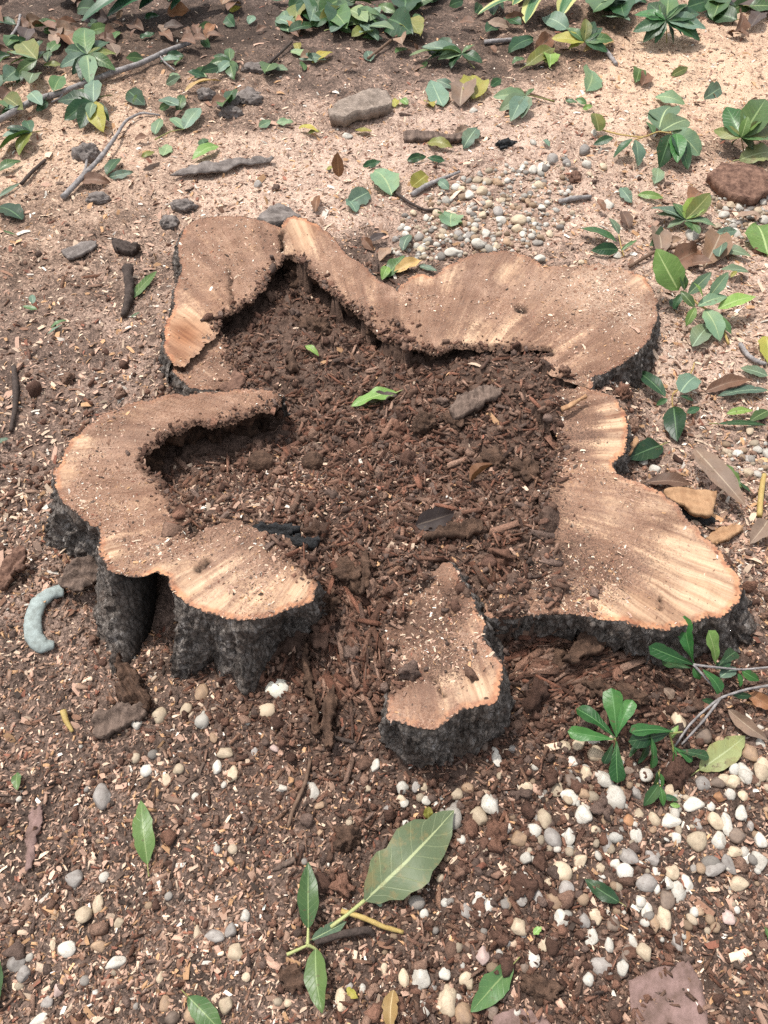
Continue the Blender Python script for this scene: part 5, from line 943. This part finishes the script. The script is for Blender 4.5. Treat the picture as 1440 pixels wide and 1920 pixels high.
sprig('leafy_sprig', 'green cluster on dark soil left of the dead leaf litter', [[(440,100,.01),(430,112,.03)]], lf((432,115), [(392,120,.02,.42,'N'),(405,138,.015,.4,'E'),(430,90,.04,.4,'N'),(445,135,.02,.38,'D'),(440,150,.01,.4,'N'),(400,105,.03,.4,'D')], .035))
sprig('leafy_sprig', 'dense glossy rosette at the far edge past the sawdust heap', [[(1250,80,.01),(1250,60,.05),(1248,38,.09)]],
  lf((1248,38), [(1186,60,.05,.44,'D'),(1205,80,.03,.44,'D'),(1228,82,.03,.4,'D'),(1324,54,.05,.40,'E'),(1280,70,.04,.42,'D'),(1312,76,.03,.42,'D'),(1252,-6,.11,.42,'N'),(1216,6,.10,.42,'D'),(1188,28,.08,.42,'X'),(1288,8,.10,.42,'N'),(1312,26,.08,.42,'D'),(1262,82,.03,.4,'D'),(1225,20,.1,.42,'X')], .09))
sprig('leafy_sprig', 'pale fan of leaves on the sawdust beyond the gravel', [[(1040,190,.01),(1000,180,.02),(985,178,.035)]], lf((985,180), [(924,182,.03,.42,'A'),(936,208,.02,.42,'E'),(958,228,.015,.4,'E'),(978,222,.015,.4,'E'),(1002,166,.04,.4,'N'),(955,168,.04,.4,'A'),(960,195,.03,.4,'E')], .035))
sprig('leafy_sprig', 'green fan of long leaves on dark soil before the far heap', [[(890,128,.01),(866,102,.03)]], lf((866,100), [(768,104,.03,.36,'A'),(790,88,.04,.36,'E'),(795,116,.02,.36,'E'),(845,128,.015,.42,'D'),(905,118,.02,.5,'D'),(890,84,.05,.4,'N'),(830,90,.05,.38,'N'),(820,112,.03,.36,'A')], .035))
sprig('leafy_sprig', 'yellow green sprig beside the striped strap leaves', [[(1125,90,.01),(1095,78,.04)]], lf((1096,78), [(1034,72,.04,.45,'Y'),(1065,92,.02,.42,'O'),(1098,34,.08,.45,'O'),(1130,52,.06,.4,'D'),(1150,76,.04,.4,'N'),(1140,98,.02,.42,'D'),(1062,52,.06,.42,'N'),(1115,40,.07,.4,'D')], .045))
sprig('leafy_twig', 'drooping twig with a pair of big dark leaves on pale sawdust', [[(1130,244,.01),(1160,252,.03),(1205,258,.05),(1235,246,.06),(1258,250,.06)], [(1205,258,.05),(1190,262,.05)], [(1250,205,.02),(1245,228,.05),(1258,250,.06)]],
  [(1258,252,.06,1236,316,.012,.46,'D'),(1262,250,.06,1290,318,.012,.42,'D'),(1268,250,.06,1270,306,.03,.4,'X'),(1192,262,.05,1196,312,.012,.60,'E'),(1186,260,.05,1150,296,.015,.34,'D'),(1150,258,.03,1112,272,.012,.42,'D'),(1122,246,.02,1115,212,.05,.75,'O','r'),(1240,246,.06,1290,225,.05,.5,'A'),(1262,246,.06,1312,292,.015,.55,'A','r'),(1240,232,.05,1205,212,.04,.4,'D'),(1225,250,.05,1210,228,.05,.4,'N'),(1235,244,.05,1258,200,.04,.42,'A')], 'twig_yellow', 'sprig', .0026)
sprig('leafy_sprig', 'upright bright sprig at the outer end of the sawdust heap', [[(1395,285,.01),(1390,260,.06)]], lf((1390,258), [(1362,200,.10,.42,'X'),(1338,244,.05,.4,'O'),(1402,218,.12,.5,'R'),(1436,186,.12,.44,'N'),(1372,272,.03,.4,'D'),(1450,258,.05,.44,'N'),(1430,225,.1,.42,'R'),(1350,262,.03,.4,'D'),(1445,235,.08,.4,'O'),(1415,280,.02,.42,'D')], .07))
sprig('leafy_sprig', 'small dark three-leaved sprig beside the gravel', [[(1170,480,.006),(1164,460,.02),(1160,440,.03)]], [(1158,455,.02,1087,428,.02,.34,'D'),(1160,468,.015,1108,470,.015,.42,'D'),(1160,440,.03,1142,408,.05,.45,'E'),(1164,470,.02,1195,450,.03,.2,'N')], 'twig_yellow')
sprig('leafy_sprig', 'spread of bluish leaves in front of the reddish bark chunk', [[(1310,420,.008),(1290,415,.02)]], lf((1285,412), [(1220,390,.03,.45,'E'),(1228,402,.02,.42,'E'),(1250,428,.012,.42,'E'),(1342,424,.015,.42,'A'),(1318,392,.03,.4,'N'),(1312,370,.05,.55,'R'),(1332,362,.06,.4,'O'),(1300,432,.01,.4,'A'),(1262,380,.04,.4,'N')], .03))
sprig('leafy_twig', 'bright light green sprig beside the wide slab of the stump', [[(1366,645,.01),(1352,605,.025),(1335,585,.04),(1310,572,.05),(1290,552,.06)]],
  [(1272,545,.06,1230,466,.12,.62,'R'),(1290,552,.06,1334,510,.10,.42,'A'),(1330,556,.06,1366,510,.10,.44,'A'),(1308,574,.05,1364,556,.06,.42,'A'),(1345,580,.045,1418,556,.05,.38,'R'),(1284,545,.06,1275,508,.09,.5,'N'),(1302,576,.05,1276,545,.07,.42,'N'),(1304,576,.05,1286,612,.02,.45,'R'),(1322,580,.045,1350,640,.012,.55,'A'),(1298,650,.01,1336,606,.02,.5,'E'),(1280,550,.05,1262,580,.02,.45,'D'),(1318,560,.06,1300,530,.1,.4,'R'),(1340,590,.04,1372,628,.015,.42,'N'),(1370,520,.03,1382,508,.04,.5,'Y')], 'twig_yellow', 'sprig', .0036)
sprig('leafy_twig', 'dark five-leaved sprig on shavings beside the small side lobe', [[(1262,770,.01),(1260,748,.025),(1262,738,.035)],[(1262,738,.035),(1285,720,.02),(1300,690,.015),(1302,680,.012)]],
  [(1263,762,.02,1270,828,.012,.48,'D'),(1248,744,.03,1190,694,.015,.34,'D'),(1276,735,.03,1304,706,.03,.62,'E','r'),(1252,748,.03,1230,760,.015,.5,'D'),(1276,742,.025,1300,752,.02,.4,'D'),(1288,775,.015,1312,764,.012,.5,'D'),(1245,740,.03,1218,722,.02,.3,'N')], 'twig_yellow')
# glossy seedlings and the broken twig at the near corner
sprig('glossy_seedling', 'glossy five-leaved seedling on the notch side of the white gravel', [[(1160,1420,.005),(1156,1400,.03),(1153,1384,.05)]],
  [(1152,1382,.05,1080,1328,.06,.42,'X','o'),(1150,1386,.05,1064,1372,.05,.34,'X','o'),(1156,1382,.05,1146,1290,.08,.46,'X','o'),(1158,1376,.06,1186,1312,.08,.42,'X','o'),(1156,1390,.045,1158,1468,.02,.42,'X','o'),(1150,1392,.04,1132,1432,.02,.40,'D','o')], 'stalk', 'seedling')
sprig('glossy_seedling', 'glossy seedling with folded leaves beside the five-leaved one', [[(1266,1440,.005),(1262,1400,.03),(1255,1376,.05)],[(1255,1376,.05),(1280,1372,.06)]],
  [(1256,1374,.05,1178,1390,.05,.36,'D','o',.4),(1262,1372,.055,1180,1372,.06,.3,'X','o',-.4),(1220,1378,.06,1222,1442,.03,.40,'X','o'),(1215,1390,.04,1196,1432,.015,.42,'D'),(1200,1395,.035,1180,1420,.02,.4,'D'),(1262,1400,.03,1298,1428,.02,.36,'X','o'),(1264,1408,.025,1330,1420,.02,.34,'D','o'),(1264,1395,.03,1262,1434,.01,.3,'X','o'),(1258,1385,.04,1272,1360,.05,.4,'R')], 'stalk', 'seedling')
sprig('glossy_seedling', 'chain of small dark glossy leaves reaching into the white gravel', [[(1236,1445,.01),(1232,1470,.02),(1240,1500,.012)]],
  [(1232,1448,.03,1222,1482,.015,.5,'D'),(1236,1470,.025,1206,1512,.012,.45,'D'),(1238,1475,.025,1244,1512,.012,.40,'X'),(1240,1495,.015,1272,1500,.012,.42,'D'),(1238,1450,.03,1240,1478,.02,.5,'X'),(1256,1508,.01,1276,1512,.01,.5,'R')], 'stalk', 'seedling')
sprig('broken_twig', 'broken grey twig with glossy leaves lying by the near slab', [[(1450,1284,.02),(1400,1292,.035),(1350,1308,.045),(1318,1334,.04),(1290,1362,.03),(1262,1404,.015)],[(1352,1308,.045),(1320,1350,.03),(1278,1396,.012)],[(1300,1246,.06),(1330,1250,.06),(1390,1256,.05),(1450,1250,.04)],[(1300,1246,.06),(1340,1290,.05)]],
  [(1302,1244,.06,1284,1154,.10,.42,'X','o'),(1300,1246,.06,1216,1212,.07,.34,'X','o'),(1296,1252,.05,1240,1238,.03,.36,'D','o'),(1342,1246,.06,1328,1182,.11,.46,'R','o'),(1348,1248,.055,1380,1222,.06,.5,'D','o'),(1318,1256,.06,1352,1298,.04,.55,'X','o'),(1350,1270,.05,1380,1252,.04,.55,'E'),(1300,1252,.055,1312,1274,.03,.5,'X'),(1390,1256,.05,1424,1276,.03,.5,'X'),(1384,1262,.045,1388,1288,.03,.55,'X'),(1316,1312,.04,1340,1316,.02,.3,'D'),(1370,1300,.035,1410,1305,.02,.3,'D'),(1340,1252,.05,1372,1240,.05,.5,'D')], 'twig', 'twig', .0026)
sprig('leafy_twig', 'two-leaved twig with a small bitten leaf on the near soil', [[(538,1790,.008),(560,1780,.014),(577,1772,.02)],[(577,1772,.02),(578,1740,.02)],[(577,1772,.02),(590,1778,.014),(602,1790,.012)]],
  [(578,1742,.02,578,1616,.035,.36,'N'),(592,1778,.015,604,1900,.03,.42,'N')], 'stalk_pale', 'sprig', .0028)
o = leaf(682,1690,852,1519,.48,'Q',.02,.03,.1,'e',.18,'very large blotched green leaf with pale midrib and torn patches on the near soil',False,.08,.05,.10)
tube_obj('leaf_stalk', upoints([(684,1688,.02),(650,1716,.016),(620,1738,.012)]), [.0032,.003,.0036], M['stalk_pale'], o, 6, 0, o.location)
# loose leaves: base u v, tip u v, width, colour
LV = """277 1622 264 1500 .36 N .2|584 1762 650 1728 .4 A .3|803 1535 803 1512 .8 Y 0 r|962 1808 882 1898 .46 N .0|352 1868 420 1940 .45 N|738 1855 732 1935 .5 L .2|1162 1692 1096 1648 .44 D|1000 1752 1016 1738 .7 R .3|650 1852 672 1872 .6 Y .3|32 1448 33 1482 .5 N .1|-4 1880 0 1800 .4 N|1446 1770 1432 1735 .4 N|715 1700 705 1680 .6 E
1310 1444 1398 1380 .46 Q .1|1365 1330 1440 1388 .36 S .1|1402 1300 1450 1330 .6 U .1|1262 1310 1245 1290 .9 S 0|746 735 658 762 .40 R .1|690 755 745 740 .45 K .3|572 648 598 668 .4 R|778 985 852 962 .62 K .2|882 905 924 870 .5 U 0
1300 838 1398 948 .30 S .05|1212 905 1300 910 .4 B .1|1350 870 1390 915 .4 N .2|1240 835 1172 862 .42 D|1440 975 1405 1020 .5 S .1|1380 900 1410 925 .4 D
1322 735 1410 712 .34 B .15|1440 705 1388 690 .55 E .1|1440 732 1346 742 .26 E|1362 776 1412 770 .36 R .1|1440 770 1405 790 .5 N|1436 630 1440 680 .6 Y .1|1345 795 1440 798 .14 D|1260 560 1268 582 .6 D
1245 505 1312 470 .5 B .2|1322 500 1352 436 .45 S .15|1240 480 1225 425 .4 S .2|1340 470 1410 482 .4 E|1440 480 1418 420 .6 R|1180 430 1165 395 .4 B .2|1225 440 1250 470 .4 K .2|1185 380 1162 352 .4 E|1228 345 1232 315 .45 E|1195 365 1245 372 .3 R
725 520 758 478 .5 N|738 512 792 488 .42 L .2|785 498 820 508 .3 E|728 500 716 525 .5 R|700 470 680 445 .5 B .2|712 490 735 465 .5 S .2|755 470 770 440 .45 E|690 455 725 440 .4 K .2
847 400 846 425 .9 A .3 r|735 365 702 320 .60 A .05|800 328 772 350 .62 Y 0 r|842 355 820 338 .5 E|762 302 800 294 .40 D|835 302 800 296 .4 D|800 268 850 278 .4 O|868 278 895 240 .42 E|852 255 880 238 .5 S .2
635 332 633 285 .55 U 0|612 318 628 312 .5 Y|680 312 714 302 .4 D|655 380 692 360 .7 E .1 r|668 398 650 372 .5 E|592 398 598 366 .35 U .2|560 240 598 248 .3 Y|665 244 698 246 .36 Y|485 238 508 226 .55 A|518 230 550 228 .5 A|575 250 604 246 .35 O
410 274 360 300 .4 R .1|378 260 386 278 .5 D|306 292 314 270 .6 A|290 252 302 222 .5 A|265 294 290 285 .4 O|200 328 226 296 .45 D|204 332 250 322 .36 E|150 338 208 342 .4 B .15|335 210 344 178 .4 N|345 172 416 152 .2 L|240 170 272 198 .4 D|250 195 268 178 .4 N|365 138 388 144 .4 A|300 115 340 112 .3 E|318 140 338 146 .5 A|328 122 342 108 .5 N|252 264 280 256 .5 B .1
-5 322 40 302 .36 N|-6 372 38 343 .16 E|42 412 -6 388 .48 D|5 432 30 440 .1 N|70 580 42 574 .4 N|62 570 60 552 .5 E|95 615 125 600 .3 N|88 628 118 608 .25 E|247 560 294 508 .22 N|-4 830 16 822 .6 E|245 595 262 585 .3 N
505 122 540 132 .4 A|545 95 585 106 .4 A|585 118 624 98 .36 Y|540 60 532 20 .4 A|520 35 550 52 .5 E|555 80 562 95 .5 Y|560 110 612 112 .3 E|465 45 478 30 .5 E|430 22 452 12 .5 Y|695 115 688 95 .5 E|640 130 672 125 .4 B|560 65 550 35 .4 U|600 45 632 38 .42 D|620 55 690 38 .4 A
140 85 120 62 .55 U .1 r|218 80 185 68 .55 B .2|312 28 358 20 .6 U .05|388 75 402 45 .4 U .2|352 75 350 50 .45 B .2|372 70 365 45 .45 B .2|300 60 325 78 .4 B .2|240 45 270 58 .5 B .2|262 70 290 62 .5 D .1|165 45 190 55 .5 D|90 100 112 78 .5 N|55 60 30 40 .5 B .2|20 170 5 190 .7 B .2|10 180 -5 165 .5 U .2|40 90 60 75 .5 B .2|90 40 120 50 .4 B .2|270 35 300 30 .5 D|440 50 425 30 .5 D|480 60 500 50 .5 B .2|345 105 310 100 .4 D|225 60 212 75 .4 N|100 65 82 55 .5 N
1000 72 952 98 .42 D|1002 98 1035 68 .5 B .1|985 125 1040 90 .3 O|1040 120 990 110 .32 O|1148 74 1094 98 .44 L .2|1066 56 1016 32 .55 E .05|960 120 985 112 .5 N|1028 100 1032 125 .6 R .3|1100 172 1102 130 .52 A|1192 155 1196 128 .45 N|1205 160 1212 138 .6 B|1258 142 1290 126 .34 O .1|1320 185 1352 164 .62 E .1 r|1228 182 1285 196 .40 A|1262 178 1240 168 .4 D|1385 300 1450 285 .5 Q .2|1375 70 1360 60 .5 B|1362 62 1405 68 .5 B .2|930 100 920 85 .5 B|830 200 808 150 .4 E|850 165 818 150 .45 E|888 186 884 142 .55 Y .1|862 200 872 152 .5 S .2|920 162 940 148 .5 D|800 190 812 200 .6 Y .1|742 200 738 185 .7 Y .1|765 196 752 186 .6 R .1|1060 188 1082 192 .4 D|1100 195 1080 185 .45 N|1092 205 1112 198 .5 R|1030 275 1018 262 .4 E|1260 1360 1250 1340 .3 B"""
def flip(c): return c
for q in LV.replace('\n', '|').split('|'):
    a = q.split(); bu, bv, tu, tv, wr = map(float, a[:5]); code = a[5]; bite = float(a[6]) if len(a) > 6 else 0.; sh = a[7] if len(a) > 7 else 'e'
    kw = dict(curl=float(rng.uniform(-.02, .15)), wav=float(rng.uniform(.03, .14)))
    if not bite and rng.random() < .3: bite = float(rng.uniform(.06, .2))
    if (bu, bv) == (635, 332): kw = dict(wav=.03, curl=.03, lt=.09, label='rust brown leaf standing upright in the sawdust behind the ridge of the stump', roll=.3, fold=.1)
    elif code in 'BUSKL': kw = dict(fold=.4, curl=.10, wav=.12)
    if (bu, bv) == (882, 905): kw = dict(lb=.015, lt=.05, fold=1.3, roll=.6, label='curled rust brown dead leaf standing in the rubble of the hollow')
    if (bu, bv) == (1300, 838): kw = dict(lb=.05, lt=.05, fold=.3, roll=-.3, curl=.03, label='long greyish brown dead leaf leaning over the orange wood plate')
    if (bu, bv) == (778, 985): kw = dict(lb=.02, lt=.02, fold=.3, label='blackened flat dead leaf on the rubble in the middle of the hollow')
    leaf(bu, bv, tu, tv, wr, code, shape=sh, bite=bite, **kw)
# thick leaf litter in the far corners: the larger leaves singly, the small rest as one mass
LIT = []
for (poly, num, codes, rp) in [([(500,-20),(830,-20),(800,60),(700,80),(560,60)], 52, 'NDEDNNADOD', (36, 66)), ([(-20,-20),(470,-20),(480,40),(380,90),(240,110),(100,80),(-20,120)], 46, 'BBSDNBKDS', (26, 46)), ([(-20,60),(120,90),(110,200),(20,215),(-20,200)], 20, 'NDEDBNDO', (36, 66)), ([(1300,-20),(1460,-20),(1450,60),(1380,50),(1310,30)], 18, 'DDNDDBK', (44, 76)), ([(830,-20),(1000,-20),(960,50),(860,60)], 14, 'BNSDDN', (28, 48)), ([(1100,-20),(1200,-20),(1190,40),(1120,40)], 10, 'NDEDD', (40, 66)), ([(240,110),(420,90),(440,200),(300,220)], 12, 'NEADB', (28, 44)), ([(1120,380),(1440,330),(1440,520),(1200,480)], 14, 'BENSA', (34, 56)), ([(480,60),(900,60),(900,130),(480,130)], 14, 'BNSEDS', (20, 32))]:
    us = [p[0] for p in poly]; vs = [p[1] for p in poly]; got = 0
    while got < num:
        u, v = rng.uniform(min(us), max(us)), rng.uniform(min(vs), max(vs))
        if not inpoly(np.array([u]), np.array([v]), poly)[0]: continue
        LIT.append((rng.uniform(*rp), u, v, rng.uniform(0, 2 * math.pi), codes[rng.integers(len(codes))])); got += 1
LIT.sort(key=lambda a: -a[0] + (400 if a[2] < -5 else 0))
single = sum(len(v) for v in USED.values()); rest = []
for i, (s, u, v, an, c) in enumerate(LIT):
    dry = c in 'BUSK'; kw = dict(fold=.32 if dry else .2, curl=.10 if dry else .05, wav=.08 if dry else .06, bite=.05 if dry else 0)
    q = (u - math.cos(an) * s / 2, v - math.sin(an) * s * .3, u + math.cos(an) * s / 2, v + math.sin(an) * s * .3); wd = rng.uniform(.38, .55); lb, lt = rng.uniform(.005, .035), rng.uniform(.01, .05)
    if single + i < 296: leaf(*q, wd, c, lb, lt, rng.normal(0, .4), **kw)
    else:
        b, t = gat(q[0], q[1], lb), gat(q[2], q[3], lt); me, L = leaf_mesh('litter', b, t, wd * 1.1, None, rng.normal(0, .4), ns=8, nt=5, up=(0, -.4, 1), **kw); rest.append((me, b, CODE[c][0]))
VV, FF, UU, MI, mats, off = [], [], [], [], [], 0
for me, b, mn in rest:
    n_ = len(me.vertices); co = np.zeros(n_ * 3, np.float32); me.vertices.foreach_get('co', co); f = np.zeros(len(me.loops), np.int32); me.loops.foreach_get('vertex_index', f)
    uvl = np.zeros(len(me.loops) * 2, np.float32); me.uv_layers[0].data.foreach_get('uv', uvl); uvv = np.zeros((n_, 2)); uvv[f] = uvl.reshape(-1, 2)
    if mn not in mats: mats.append(mn)
    VV.append(co.reshape(-1, 3) + np.array(b)); FF.append(f.reshape(-1, 4) + off); UU.append(uvv); MI += [mats.index(mn)] * (len(f) // 4); off += n_; bpy.data.meshes.remove(me)
me = mesh_np('leaf_litter', np.concatenate(VV), np.concatenate(FF), None, None, True, np.concatenate(UU))
for mn in mats: me.materials.append(M[mn])
me.polygons.foreach_set('material_index', np.array(MI, np.int32)); tag(link('leaf_litter', me), 'mixed green and brown leaf litter along the far edge of the clearing', None, None, 'stuff')
# strap leaved clumps at the far edge
def mat_strap(name, striped):
    n = NB(name); uv = n.n('UVMap').outputs[0]; t = n.n('SeparateXYZ', Vector=uv).outputs[1]; g = n.noise(n.n('Mapping', Vector=uv, Scale=(.6, 14, 1)).outputs[0], 1, 3)
    a = n.math('ABSOLUTE', t)
    if striped: col = n.mix(n.fr(n.math('ADD', a, n.math('MULTIPLY', n.math('SUBTRACT', g, .5), .5)), .5, .56), n.mix(n.fr(g, .5, .54), (.05, .13, .05, 1), (.14, .24, .12, 1)), (.42, .42, .16, 1))
    else: col = n.mix(n.fr(g, .35, .65), (.02, .065, .03, 1), (.05, .12, .06, 1))
    n.fin(col, .35, n.bump(g, .3, .002)); return n.m
M['strap'] = mat_strap('dark_strap_leaf', False); M['striped'] = mat_strap('striped_strap_leaf', True)
def strap_plant(label, root_px, tips, wid, mat):
    p = gat(*root_px); r = bpy.data.objects.new('strap_leaf_plant', None); COL.objects.link(r); r.location = p; tag(r, label, 'plant')
    for (bu, bv, bz, tu, tv, tz, w_) in tips:
        b, t = gat(bu, bv, bz), gat(tu, tv, tz); me, L = leaf_mesh('leaf', b, t, w_ / (t - b).length, M[mat], rng.normal(0, .25), .35, .10, .0, 'r', ns=18); link('leaf', me, r, b - p)
strap_plant('dark strap leaves sprawling over the dead leaves at the far edge', (300,-10), [(330,-25,.08,152,42,.03,.07),(360,-20,.10,200,32,.04,.08),(380,-25,.06,260,18,.05,.08),(300,-40,.1,180,5,.06,.08),(330,0,.05,290,-30,.1,.08),(400,-30,.08,320,20,.03,.07)], .07, 'strap')
strap_plant('striped yellow and green strap leaves at the far edge', (1040,-20), [(1040,-25,.06,985,44,.03,.09),(1075,-20,.05,1050,30,.03,.08),(1010,0,.04,895,28,.02,.045),(1060,-40,.08,960,10,.06,.08)], .08, 'striped')
# alike neighbours are told apart by how near they lie
ORD = ['', 'second ', 'third ', 'fourth ', 'fifth ', 'sixth ', 'seventh ', 'eighth ', 'ninth ', 'tenth ', 'eleventh ', 'twelfth ', 'thirteenth ', 'fourteenth ', 'fifteenth ']
for D, one, many in ((USED, ' leaf', ' leaves'), (PCOUNT, ' pebble', ' pebbles')):
    for lab, L_ in D.items():
        if len(L_) < 2: continue
        L_.sort(key=lambda q: -q[0])
        for i, (v, o) in enumerate(L_):
            if i == 0: o['label'] = 'nearest of the ' + lab.replace(one, many, 1)
            elif i == len(L_) - 1: o['label'] = 'farthest of the ' + lab.replace(one, many, 1)
            else: o['label'] = ORD[i] + 'nearest of the ' + lab.replace(one, many, 1)
